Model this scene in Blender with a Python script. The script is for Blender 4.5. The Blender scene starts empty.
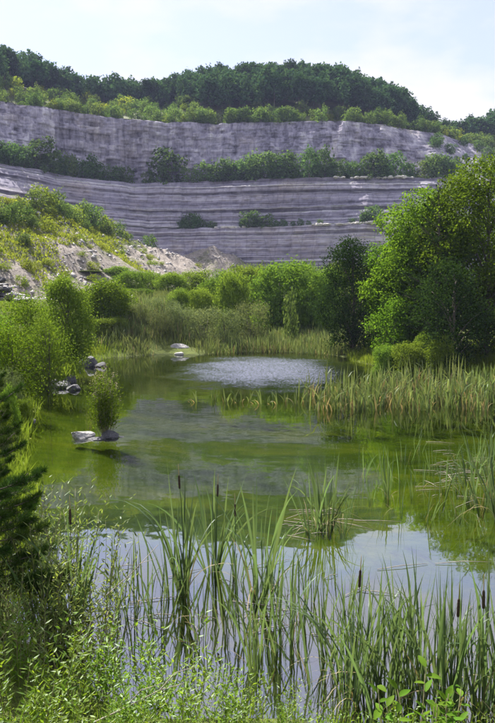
import bpy, math, random
import numpy as np
from mathutils import Vector, Matrix

scene = bpy.context.scene
C = scene.collection
rad = math.radians

# ------------------------------------------------------------------ camera
F = 703.0                 # focal length in photo pixels (495 x 723)
CAMZ = 4.0
PITCH = math.atan((361.5 - 300.0) / F)
cam_d = bpy.data.cameras.new('camera')
cam_d.sensor_fit = 'VERTICAL'
cam_d.sensor_height = 36.0
cam_d.lens = 36.0 * F / 723.0
cam_d.clip_start = 0.05
cam_d.clip_end = 5000.0
cam = bpy.data.objects.new('camera', cam_d)
C.objects.link(cam)
cam.location = (0, 0, CAMZ)
cam.rotation_euler = (math.pi / 2 - PITCH, 0, 0)
scene.camera = cam

# ------------------------------------------------------------------ world
SUN_EL = rad(51)
SUN_AZ = rad(-32)          # from +Y (ahead), negative towards -X (left)
world = bpy.data.worlds.new('World')
scene.world = world
world.use_nodes = True
wn = world.node_tree
wn.nodes.clear()


def N(t, typ, **kw):
    n = t.nodes.new(typ)
    for k, v in kw.items():
        if k.startswith('in_'):
            key = k[3:]
            key = int(key) if key.isdigit() else key
            n.inputs[key].default_value = v
        else:
            setattr(n, k, v)
    return n


sky = N(wn, 'ShaderNodeTexSky', sky_type='NISHITA')
sky.sun_disc = False
sky.sun_elevation = SUN_EL
sky.sun_rotation = SUN_AZ
sky.air_density = 1.2
sky.dust_density = 1.0
sky.ozone_density = 3.0
bg1 = N(wn, 'ShaderNodeBackground'); bg1.inputs[1].default_value = 0.070
bg2 = N(wn, 'ShaderNodeBackground'); bg2.inputs[0].default_value = (0.93, 0.93, 1.0, 1); bg2.inputs[1].default_value = 0.39
tc = N(wn, 'ShaderNodeTexCoord')
mp = N(wn, 'ShaderNodeMapping'); mp.inputs['Scale'].default_value = (1.0, 1.0, 2.6); mp.inputs['Location'].default_value = (0.35, 0.1, 0.0)
nz = N(wn, 'ShaderNodeTexNoise'); nz.inputs['Scale'].default_value = 3.0; nz.inputs['Detail'].default_value = 7; nz.inputs['Roughness'].default_value = 0.58
rmp = N(wn, 'ShaderNodeValToRGB')
rmp.color_ramp.elements[0].position = 0.42; rmp.color_ramp.elements[0].color = (0.45, 0.45, 0.45, 1)
rmp.color_ramp.elements[1].position = 0.58; rmp.color_ramp.elements[1].color = (1, 1, 1, 1)
mx = N(wn, 'ShaderNodeMixShader')
wo = N(wn, 'ShaderNodeOutputWorld')
L = wn.links.new
L(tc.outputs['Generated'], mp.inputs[0]); L(mp.outputs[0], nz.inputs['Vector']); L(nz.outputs['Fac'], rmp.inputs[0])
tint = N(wn, 'ShaderNodeMix', data_type='RGBA', blend_type='MULTIPLY'); tint.inputs[0].default_value = 1.0; tint.inputs[7].default_value = (0.97, 0.92, 1.10, 1)
L(sky.outputs[0], tint.inputs[6]); L(tint.outputs[2], bg1.inputs[0]); L(rmp.outputs[0], mx.inputs[0]); L(bg1.outputs[0], mx.inputs[1]); L(bg2.outputs[0], mx.inputs[2])
L(mx.outputs[0], wo.inputs[0])

# ------------------------------------------------------------------ sun
sd = bpy.data.lights.new('sun', 'SUN')
sd.energy = 5.0
sd.angle = rad(0.53)
sd.color = (1.0, 0.955, 0.88)
sun = bpy.data.objects.new('sun', sd)
C.objects.link(sun)
sv = Vector((math.sin(SUN_AZ) * math.cos(SUN_EL), math.cos(SUN_AZ) * math.cos(SUN_EL), math.sin(SUN_EL)))
sun.rotation_euler = sv.to_track_quat('Z', 'Y').to_euler()
sun.location = (0, 0, 150)

scene.view_settings.view_transform = 'Standard'
scene.view_settings.look = 'None'
scene.view_settings.gamma = 1.0
scene.view_settings.exposure = 1.5
scene.view_settings.use_curve_mapping = False
cy = scene.cycles
cy.use_denoising = True
cy.denoiser = 'OPENIMAGEDENOISE'
cy.denoising_input_passes = 'RGB_ALBEDO_NORMAL'
cy.denoising_prefilter = 'ACCURATE'
cy.max_bounces = 6
cy.diffuse_bounces = 3
cy.glossy_bounces = 3
cy.transmission_bounces = 4
cy.transparent_max_bounces = 12
cy.volume_bounces = 0
cy.caustics_reflective = False
cy.caustics_refractive = False
cy.sample_clamp_indirect = 4.0
cy.sample_clamp_direct = 10.0

# ------------------------------------------------------------------ helpers
rng = np.random.default_rng(7)
random.seed(7)
ct, st = math.cos(PITCH), math.sin(PITCH)


def ray(px, py):
    a = (px - 247.5) / F
    b = (361.5 - py) / F
    return np.array([a, ct + b * st, -st + b * ct])


def at(px, py, Y):                      # point on the photo ray at world depth Y
    d = ray(px, py)
    return np.array([0, 0, CAMZ]) + d * (Y / d[1])


def W(px, py, z=0.0):                   # where the photo ray meets height z
    d = ray(px, py)
    return np.array([0, 0, CAMZ]) + d * ((z - CAMZ) / d[2])


def xat(px, Y):
    return (px - 247.5) / F * Y * (1.0)


def _h(i, j, s):
    i = i.astype(np.int64); j = j.astype(np.int64)
    n = (i * 374761393 + j * 668265263 + s * 974634721) & 0xffffffff
    n = ((n ^ (n >> 13)) * 1274126177) & 0xffffffff
    n = (n ^ (n >> 16)) & 0xffffffff
    return n / 4294967295.0


def vn(x, y, s=0):
    x = np.asarray(x, float); y = np.asarray(y, float)
    xi = np.floor(x); yi = np.floor(y)
    u = x - xi; v = y - yi
    u = u * u * (3 - 2 * u); v = v * v * (3 - 2 * v)
    a = _h(xi, yi, s); b = _h(xi + 1, yi, s); c = _h(xi, yi + 1, s); d = _h(xi + 1, yi + 1, s)
    return (a * (1 - u) + b * u) * (1 - v) + (c * (1 - u) + d * u) * v


def fbm(x, y, s=0, o=4):
    t = 0; a = 0.5
    for k in range(o):
        t = t + a * vn(x * 2 ** k, y * 2 ** k, s + k * 17)
        a *= 0.5
    return t * (1 / (1 - 0.5 ** o)) - 0.5      # about -0.5..0.5


def sstep(a, b, x):
    t = np.clip((x - a) / (b - a), 0, 1)
    return t * t * (3 - 2 * t)


def mesh(name, V, Q=None, T=None, mats=(), smooth=False, mi=None):
    V = np.asarray(V, np.float32)
    me = bpy.data.meshes.new(name)
    me.vertices.add(len(V)); me.vertices.foreach_set('co', V.ravel())
    loops = []; starts = []; n = 0
    if Q is not None and len(Q):
        Q = np.asarray(Q, np.int32); loops.append(Q.ravel()); starts.append(np.arange(len(Q)) * 4); n = len(Q) * 4
    if T is not None and len(T):
        T = np.asarray(T, np.int32); loops.append(T.ravel()); starts.append(n + np.arange(len(T)) * 3)
    lp = np.concatenate(loops); sp = np.concatenate(starts)
    me.loops.add(len(lp)); me.loops.foreach_set('vertex_index', lp.astype(np.int32))
    me.polygons.add(len(sp)); me.polygons.foreach_set('loop_start', sp.astype(np.int32))
    for m in mats: me.materials.append(m)
    if mi is not None: me.polygons.foreach_set('material_index', np.asarray(mi, np.int32))
    me.update(calc_edges=True)
    if smooth: me.polygons.foreach_set('use_smooth', np.ones(len(sp), bool))
    me.validate()
    return me


class MB:
    """collects verts / quads / tris"""
    def __init__(s): s.v = []; s.q = []; s.t = []; s.n = 0; s.mq = []; s.mt = []
    def add(s, V, Q=None, T=None, m=0):
        V = np.asarray(V, float)
        s.v.append(V)
        if Q is not None and len(Q): s.q.append(np.asarray(Q, int) + s.n); s.mq.append(np.full(len(Q), m))
        if T is not None and len(T): s.t.append(np.asarray(T, int) + s.n); s.mt.append(np.full(len(T), m))
        s.n += len(V)
        return s
    def mesh(s, name, *mats, smooth=False):
        Q = np.concatenate(s.q) if s.q else None
        T = np.concatenate(s.t) if s.t else None
        mi = np.concatenate(s.mq + s.mt)
        return mesh(name, np.concatenate(s.v), Q, T, mats, smooth, mi)


def obj(name, me, parent=None, loc=None, rz=0.0, sc=None, rot=None):
    o = bpy.data.objects.new(name, me)
    C.objects.link(o)
    if loc is not None: o.location = tuple(float(a) for a in loc)
    o.rotation_euler = rot if rot is not None else (0, 0, rz)
    if sc is not None: o.scale = sc if hasattr(sc, '__len__') else (sc, sc, sc)
    if parent is not None: o.parent = parent
    return o


def tag(o, label=None, cat=None, group=None, kind=None):
    if label: o['label'] = label
    if cat: o['category'] = cat
    if group: o['group'] = group
    if kind: o['kind'] = kind
    return o


def unit(a):
    return a / np.maximum(np.linalg.norm(a, axis=-1, keepdims=True), 1e-9)


def tube(mb, pts, radii, k=6, m=0):
    pts = np.asarray(pts, float); radii = np.asarray(radii, float); n = len(pts)
    t = unit(np.gradient(pts, axis=0))
    ref = np.array([1.0, 0.13, 0.07]) if abs(t[0][2]) > 0.6 else np.array([0.05, 0.1, 1.0])
    a = unit(np.cross(t, ref)); b = np.cross(t, a)
    ang = np.arange(k) / k * 2 * np.pi
    V = pts[:, None] + radii[:, None, None] * (np.cos(ang)[None, :, None] * a[:, None] + np.sin(ang)[None, :, None] * b[:, None])
    i = np.arange(n - 1)[:, None] * k; j = np.arange(k)[None]; j2 = (j + 1) % k
    Q = np.stack([i + j, i + j2, i + k + j2, i + k + j], -1).reshape(-1, 4)
    V = np.concatenate([V.reshape(-1, 3), pts[-1:]])
    T = np.stack([(n - 1) * k + np.arange(k), (n - 1) * k + (np.arange(k) + 1) % k, np.full(k, n * k)], -1)
    mb.add(V, Q, T, m)


def leaves(mb, P, D, Nn, Ln, Wd, m=0, fold=0.25):
    """pointed leaf blades: two quads meeting on a mid rib"""
    n = len(P)
    D = unit(D); S = unit(np.cross(D, Nn)); U = np.cross(S, D)
    Ln = np.broadcast_to(Ln, n)[:, None]; Wd = np.broadcast_to(Wd, n)[:, None]
    b = P; c = P + D * Ln * 0.45 - U * Wd * fold; tip = P + D * Ln - U * Ln * 0.06
    l = P + D * Ln * 0.42 + S * Wd * 0.5; r = P + D * Ln * 0.42 - S * Wd * 0.5
    V = np.stack([b, l, tip, r, c], 1).reshape(-1, 3)
    o = np.arange(n)[:, None] * 5
    T = np.concatenate([o + np.array([[0, 4, 1]]), o + np.array([[1, 4, 2]]), o + np.array([[0, 3, 4]]), o + np.array([[3, 2, 4]])])
    mb.add(V, None, T, m)


def flakes(mb, P, D, Nn, Ln, Wd, m=0):
    """far leaf sprays: one bent quad each"""
    n = len(P)
    D = unit(D); S = unit(np.cross(D, Nn)); U = np.cross(S, D)
    Ln = np.broadcast_to(Ln, n)[:, None]; Wd = np.broadcast_to(Wd, n)[:, None]
    V = np.stack([P - D * Ln * 0.5, P + S * Wd * 0.5 - U * Wd * 0.15, P + D * Ln * 0.5, P - S * Wd * 0.5 - U * Wd * 0.15], 1).reshape(-1, 3)
    Q = np.arange(n)[:, None] * 4 + np.array([[0, 1, 2, 3]])
    mb.add(V, Q, None, m)


def rdir(r, n):
    return unit(r.normal(size=(n, 3)))


# ------------------------------------------------------------------ materials
def newmat(name):
    m = bpy.data.materials.new(name); m.use_nodes = True
    t = m.node_tree; t.nodes.clear()
    return m, t, N(t, 'ShaderNodeOutputMaterial')


def leaf_mat(name, c1, c2, trans=0.45, gloss=0.0, tboost=1.5, objvar=0.25):
    m, t, out = newmat(name); l = t.links.new
    geo = N(t, 'ShaderNodeNewGeometry'); oi = N(t, 'ShaderNodeObjectInfo')
    mix = N(t, 'ShaderNodeMix', data_type='RGBA'); mix.inputs[6].default_value = (*c1, 1); mix.inputs[7].default_value = (*c2, 1)
    l(geo.outputs['Random Per Island'], mix.inputs[0])
    hv = N(t, 'ShaderNodeHueSaturation')
    mr = N(t, 'ShaderNodeMapRange', in_3=1 - objvar, in_4=1 + objvar)
    l(oi.outputs['Random'], mr.inputs[0]); l(mr.outputs[0], hv.inputs['Value'])
    mr2 = N(t, 'ShaderNodeMapRange', in_3=0.485, in_4=0.515)
    mu = N(t, 'ShaderNodeMath', operation='MULTIPLY', in_1=7.31); fr = N(t, 'ShaderNodeMath', operation='FRACT')
    l(oi.outputs['Random'], mu.inputs[0]); l(mu.outputs[0], fr.inputs[0]); l(fr.outputs[0], mr2.inputs[0]); l(mr2.outputs[0], hv.inputs['Hue'])
    l(mix.outputs[2], hv.inputs['Color'])
    d = N(t, 'ShaderNodeBsdfDiffuse'); l(hv.outputs[0], d.inputs[0])
    tr = N(t, 'ShaderNodeBsdfTranslucent')
    tb = N(t, 'ShaderNodeMix', data_type='RGBA', blend_type='MULTIPLY'); tb.inputs[0].default_value = 1.0
    tb.inputs[7].default_value = (tboost * 1.05, tboost, tboost * 0.6, 1)
    l(hv.outputs[0], tb.inputs[6]); l(tb.outputs[2], tr.inputs[0])
    ms = N(t, 'ShaderNodeMixShader', in_0=trans); l(d.outputs[0], ms.inputs[1]); l(tr.outputs[0], ms.inputs[2])
    last = ms
    if gloss > 0:
        g = N(t, 'ShaderNodeBsdfGlossy'); g.inputs['Roughness'].default_value = 0.5; g.inputs[0].default_value = (0.9, 0.95, 1, 1)
        lw = N(t, 'ShaderNodeFresnel'); lw.inputs[0].default_value = 1.45
        k = N(t, 'ShaderNodeMath', operation='MULTIPLY', in_1=gloss * 0.035); l(lw.outputs[0], k.inputs[0])
        m2 = N(t, 'ShaderNodeMixShader'); l(k.outputs[0], m2.inputs[0]); l(ms.outputs[0], m2.inputs[1]); l(g.outputs[0], m2.inputs[2])
        last = m2
    l(last.outputs[0], out.inputs[0])
    return m


def plain_mat(name, c1, c2, scale=8.0, rough=0.85, bump=0.3, detail=5, stretch=(1, 1, 1)):
    m, t, out = newmat(name); l = t.links.new
    tcn = N(t, 'ShaderNodeTexCoord'); mpn = N(t, 'ShaderNodeMapping'); mpn.inputs['Scale'].default_value = stretch
    nzn = N(t, 'ShaderNodeTexNoise'); nzn.inputs['Scale'].default_value = scale; nzn.inputs['Detail'].default_value = detail
    l(tcn.outputs['Object'], mpn.inputs[0]); l(mpn.outputs[0], nzn.inputs['Vector'])
    cr = N(t, 'ShaderNodeValToRGB'); cr.color_ramp.elements[0].position = 0.33; cr.color_ramp.elements[1].position = 0.67
    cr.color_ramp.elements[0].color = (*c1, 1); cr.color_ramp.elements[1].color = (*c2, 1)
    l(nzn.outputs['Fac'], cr.inputs[0])
    p = N(t, 'ShaderNodeBsdfPrincipled'); p.inputs['Roughness'].default_value = rough
    l(cr.outputs[0], p.inputs['Base Color'])
    b = N(t, 'ShaderNodeBump', in_Strength=bump, in_Distance=0.05); l(nzn.outputs['Fac'], b.inputs['Height']); l(b.outputs[0], p.inputs['Normal'])
    l(p.outputs[0], out.inputs[0])
    return m


M = {}
M['forest'] = leaf_mat('forest_leaf', (0.024, 0.062, 0.030), (0.060, 0.120, 0.046), 0.22, tboost=1.2, objvar=0.35)
M['bench'] = leaf_mat('bench_leaf', (0.052, 0.105, 0.034), (0.105, 0.180, 0.056), 0.36, tboost=1.3)
M['lime'] = leaf_mat('lime_leaf', (0.125, 0.175, 0.020), (0.215, 0.260, 0.030), 0.42, tboost=1.5)
M['pale'] = leaf_mat('pale_leaf', (0.068, 0.122, 0.032), (0.128, 0.190, 0.052), 0.40, tboost=1.4)
M['willow'] = leaf_mat('willow_leaf', (0.085, 0.145, 0.016), (0.160, 0.235, 0.032), 0.36, tboost=1.5)
M['greywillow'] = leaf_mat('grey_willow_leaf', (0.10, 0.135, 0.055), (0.16, 0.195, 0.085), 0.38, tboost=1.2)
M['tree'] = leaf_mat('tree_leaf', (0.055, 0.110, 0.010), (0.115, 0.190, 0.016), 0.45, tboost=1.6)
M['darktree'] = leaf_mat('dark_leaf', (0.018, 0.042, 0.011), (0.044, 0.082, 0.017), 0.28, tboost=1.3)
M['pine'] = leaf_mat('pine_needle', (0.024, 0.054, 0.012), (0.060, 0.108, 0.022), 0.18, tboost=1.2)
M['near'] = leaf_mat('near_leaf', (0.085, 0.150, 0.014), (0.165, 0.245, 0.024), 0.45, tboost=1.6, gloss=0.9)
M['nearpale'] = leaf_mat('near_pale_leaf', (0.10, 0.155, 0.030), (0.19, 0.25, 0.065), 0.40, tboost=1.4, gloss=1.0)
M['broad'] = leaf_mat('broad_leaf', (0.060, 0.130, 0.012), (0.110, 0.200, 0.020), 0.42, tboost=1.6, gloss=0.9)
M['cattail'] = leaf_mat('cattail_leaf', (0.052, 0.100, 0.036), (0.125, 0.180, 0.082), 0.42, tboost=1.4, gloss=0.8)
M['reed'] = leaf_mat('reed_leaf', (0.080, 0.122, 0.036), (0.175, 0.215, 0.090), 0.38, tboost=1.2, gloss=0.5)
M['straw'] = leaf_mat('straw_leaf', (0.24, 0.19, 0.095), (0.36, 0.30, 0.17), 0.3, tboost=1.0, gloss=0.3)
M['grass'] = leaf_mat('grass_leaf', (0.085, 0.140, 0.016), (0.170, 0.230, 0.030), 0.42, tboost=1.4)
M['bark'] = plain_mat('bark', (0.055, 0.045, 0.035), (0.14, 0.115, 0.09), 9, 0.9, 0.6, stretch=(1, 1, 0.25))
M['stem'] = plain_mat('stem', (0.10, 0.105, 0.04), (0.19, 0.16, 0.08), 14, 0.7, 0.2)
M['deadwood'] = plain_mat('dead_wood', (0.20, 0.165, 0.125), (0.36, 0.32, 0.26), 14, 0.85, 0.4)
M['seedhead'] = plain_mat('seed_head_brown', (0.022, 0.012, 0.007), (0.055, 0.030, 0.016), 60, 0.95, 0.4)
M['flower'] = leaf_mat('flower_pale', (0.36, 0.33, 0.26), (0.55, 0.50, 0.42), 0.35, tboost=1.0)
M['rock'] = plain_mat('rock_grey', (0.20, 0.19, 0.19), (0.42, 0.40, 0.39), 5, 0.9, 0.8)
M['rockdark'] = plain_mat('rock_dark', (0.028, 0.028, 0.035), (0.085, 0.082, 0.092), 5, 0.75, 0.8)
M['rockpale'] = plain_mat('rock_pale', (0.34, 0.32, 0.29), (0.58, 0.55, 0.50), 5, 0.9, 0.7)


def ground_material():
    m, t, out = newmat('ground'); l = t.links.new
    geo = N(t, 'ShaderNodeNewGeometry')
    n1 = N(t, 'ShaderNodeTexNoise', in_Scale=0.16, in_Detail=6.0, in_Roughness=0.62); l(geo.outputs['Position'], n1.inputs['Vector'])
    n2 = N(t, 'ShaderNodeTexNoise', in_Scale=2.4, in_Detail=6.0, in_Roughness=0.65); l(geo.outputs['Position'], n2.inputs['Vector'])
    at_ = N(t, 'ShaderNodeAttribute', attribute_name='scree'); at2 = N(t, 'ShaderNodeAttribute', attribute_name='bed')
    # scree: pale limestone rubble
    sc = N(t, 'ShaderNodeValToRGB'); sc.color_ramp.elements[0].position = 0.3; sc.color_ramp.elements[1].position = 0.7
    sc.color_ramp.elements[0].color = (0.13, 0.11, 0.095, 1); sc.color_ramp.elements[1].color = (0.37, 0.325, 0.285, 1); l(n2.outputs['Fac'], sc.inputs[0])
    # turf
    gr = N(t, 'ShaderNodeValToRGB'); gr.color_ramp.elements[0].position = 0.3; gr.color_ramp.elements[1].position = 0.72
    gr.color_ramp.elements[0].color = (0.045, 0.062, 0.014, 1); gr.color_ramp.elements[1].color = (0.105, 0.125, 0.028, 1); l(n2.outputs['Fac'], gr.inputs[0])
    # scree amount = attr + noise
    a1 = N(t, 'ShaderNodeMath', operation='ADD'); l(at_.outputs['Fac'], a1.inputs[0]); l(n1.outputs['Fac'], a1.inputs[1])
    r1 = N(t, 'ShaderNodeMapRange', in_1=0.92, in_2=1.08); l(a1.outputs[0], r1.inputs[0])
    mx1 = N(t, 'ShaderNodeMix', data_type='RGBA'); l(r1.outputs[0], mx1.inputs[0]); l(gr.outputs[0], mx1.inputs[6]); l(sc.outputs[0], mx1.inputs[7])
    # pond bed: weed and algae
    n3 = N(t, 'ShaderNodeTexNoise', in_Scale=0.6, in_Detail=9.0, in_Roughness=0.72, in_Distortion=0.8)
    mpb = N(t, 'ShaderNodeMapping'); mpb.inputs['Scale'].default_value = (0.45, 1.0, 1.0); l(geo.outputs['Position'], mpb.inputs[0]); l(mpb.outputs[0], n3.inputs['Vector'])
    be = N(t, 'ShaderNodeValToRGB'); e = be.color_ramp.elements
    e[0].position = 0.36; e[0].color = (0.055, 0.080, 0.012, 1); e[1].position = 0.70; e[1].color = (0.29, 0.28, 0.042, 1)
    e2 = e.new(0.5); e2.color = (0.125, 0.165, 0.016, 1); l(n3.outputs['Fac'], be.inputs[0])
    at3 = N(t, 'ShaderNodeAttribute', attribute_name='bed_dark')
    bed_dark = N(t, 'ShaderNodeMix', data_type='RGBA'); bed_dark.inputs[7].default_value = (0.030, 0.034, 0.020, 1); l(at3.outputs['Fac'], bed_dark.inputs[0]); l(be.outputs[0], bed_dark.inputs[6])
    be = bed_dark
    mx2 = N(t, 'ShaderNodeMix', data_type='RGBA'); l(at2.outputs['Fac'], mx2.inputs[0]); l(mx1.outputs[2], mx2.inputs[6]); l(be.outputs[2], mx2.inputs[7])
    p = N(t, 'ShaderNodeBsdfPrincipled', in_Roughness=0.95); p.inputs['Specular IOR Level'].default_value = 0.1
    l(mx2.outputs[2], p.inputs['Base Color'])
    b = N(t, 'ShaderNodeBump', in_Strength=0.5, in_Distance=0.3); l(n2.outputs['Fac'], b.inputs['Height']); l(b.outputs[0], p.inputs['Normal'])
    l(p.outputs[0], out.inputs[0])
    return m


RIP = W(268, 368)


def water_material():
    m, t, out = newmat('water'); l = t.links.new
    geo = N(t, 'ShaderNodeNewGeometry')
    # wind-ruffled patch near the far shore
    mp2 = N(t, 'ShaderNodeMapping'); mp2.inputs['Location'].default_value = (-RIP[0] / 4.4, -RIP[1] / 8.5, 0); mp2.inputs['Scale'].default_value = (1 / 4.4, 1 / 8.5, 0)
    l(geo.outputs['Position'], mp2.inputs[0])
    ln = N(t, 'ShaderNodeVectorMath', operation='LENGTH'); l(mp2.outputs[0], ln.inputs[0])
    n4 = N(t, 'ShaderNodeTexNoise', in_Scale=0.4, in_Detail=5.0, in_Roughness=0.65); l(geo.outputs['Position'], n4.inputs['Vector'])
    ad = N(t, 'ShaderNodeMath', operation='MULTIPLY_ADD', in_1=1.3, in_2=-0.65); l(n4.outputs['Fac'], ad.inputs[0])
    ad2 = N(t, 'ShaderNodeMath', operation='ADD'); l(ln.outputs['Value'], ad2.inputs[0]); l(ad.outputs[0], ad2.inputs[1])
    mk = N(t, 'ShaderNodeMapRange', in_1=1.35, in_2=0.45, in_3=0.0, in_4=1.5); l(ad2.outputs[0], mk.inputs[0])
    n5 = N(t, 'ShaderNodeTexNoise', in_Scale=0.22, in_Detail=2.0); l(geo.outputs['Position'], n5.inputs['Vector'])
    cal = N(t, 'ShaderNodeMapRange', in_1=0.38, in_2=0.65, in_3=0.006, in_4=0.028); l(n5.outputs['Fac'], cal.inputs[0])

    def slope(scale, det, sx):
        mp1 = N(t, 'ShaderNodeMapping'); mp1.inputs['Scale'].default_value = (sx, 1.0, 1.0); l(geo.outputs['Position'], mp1.inputs[0])
        n = N(t, 'ShaderNodeTexNoise', in_Scale=scale, in_Detail=det, in_Roughness=0.55); l(mp1.outputs[0], n.inputs['Vector'])
        sb = N(t, 'ShaderNodeVectorMath', operation='SUBTRACT'); sb.inputs[1].default_value = (0.5, 0.5, 0.5); l(n.outputs['Color'], sb.inputs[0])
        return sb
    a1 = slope(3.2, 3.0, 0.55); a2 = slope(13.0, 2.0, 0.6)
    sc1 = N(t, 'ShaderNodeVectorMath', operation='SCALE'); l(a1.outputs[0], sc1.inputs[0]); l(cal.outputs[0], sc1.inputs['Scale'])
    ab = N(t, 'ShaderNodeVectorMath', operation='ABSOLUTE'); l(a2.outputs[0], ab.inputs[0])
    bx_ = N(t, 'ShaderNodeVectorMath', operation='MULTIPLY'); bx_.inputs[1].default_value = (0.0, -1.0, 0.0); l(ab.outputs[0], bx_.inputs[0])
    by_ = N(t, 'ShaderNodeVectorMath', operation='MULTIPLY_ADD'); by_.inputs[1].default_value = (0.8, 0.0, 0.0); l(a2.outputs[0], by_.inputs[0]); l(bx_.outputs[0], by_.inputs[2])
    sc2 = N(t, 'ShaderNodeVectorMath', operation='SCALE'); l(by_.outputs[0], sc2.inputs[0]); l(mk.outputs[0], sc2.inputs['Scale'])
    sc = N(t, 'ShaderNodeVectorMath', operation='ADD'); l(sc1.outputs[0], sc.inputs[0]); l(sc2.outputs[0], sc.inputs[1])
    mu = N(t, 'ShaderNodeVectorMath', operation='MULTIPLY'); mu.inputs[1].default_value = (2.0, 2.0, 0.0); l(sc.outputs[0], mu.inputs[0])
    up = N(t, 'ShaderNodeVectorMath', operation='ADD'); up.inputs[1].default_value = (0, 0, 1); l(mu.outputs[0], up.inputs[0])
    nn = N(t, 'ShaderNodeVectorMath', operation='NORMALIZE'); l(up.outputs[0], nn.inputs[0])
    fr = N(t, 'ShaderNodeFresnel'); fr.inputs[0].default_value = 1.36; l(nn.outputs[0], fr.inputs['Normal'])
    fm = N(t, 'ShaderNodeMath', operation='MULTIPLY_ADD', in_1=0.28, in_2=0.35); l(fr.outputs[0], fm.inputs[0])
    fa = N(t, 'ShaderNodeMath', operation='MULTIPLY_ADD', in_1=0.16); l(mk.outputs[0], fa.inputs[0]); l(fm.outputs[0], fa.inputs[2]); fm = fa
    g = N(t, 'ShaderNodeBsdfGlossy'); g.inputs['Roughness'].default_value = 0.025; g.inputs[0].default_value = (0.93, 0.92, 1, 1); l(nn.outputs[0], g.inputs['Normal'])
    tr = N(t, 'ShaderNodeBsdfTransparent'); tr.inputs[0].default_value = (0.56, 0.64, 0.32, 1)
    ms = N(t, 'ShaderNodeMixShader'); l(fm.outputs[0], ms.inputs[0]); l(tr.outputs[0], ms.inputs[1]); l(g.outputs[0], ms.inputs[2])
    l(ms.outputs[0], out.inputs[0])
    return m


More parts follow.
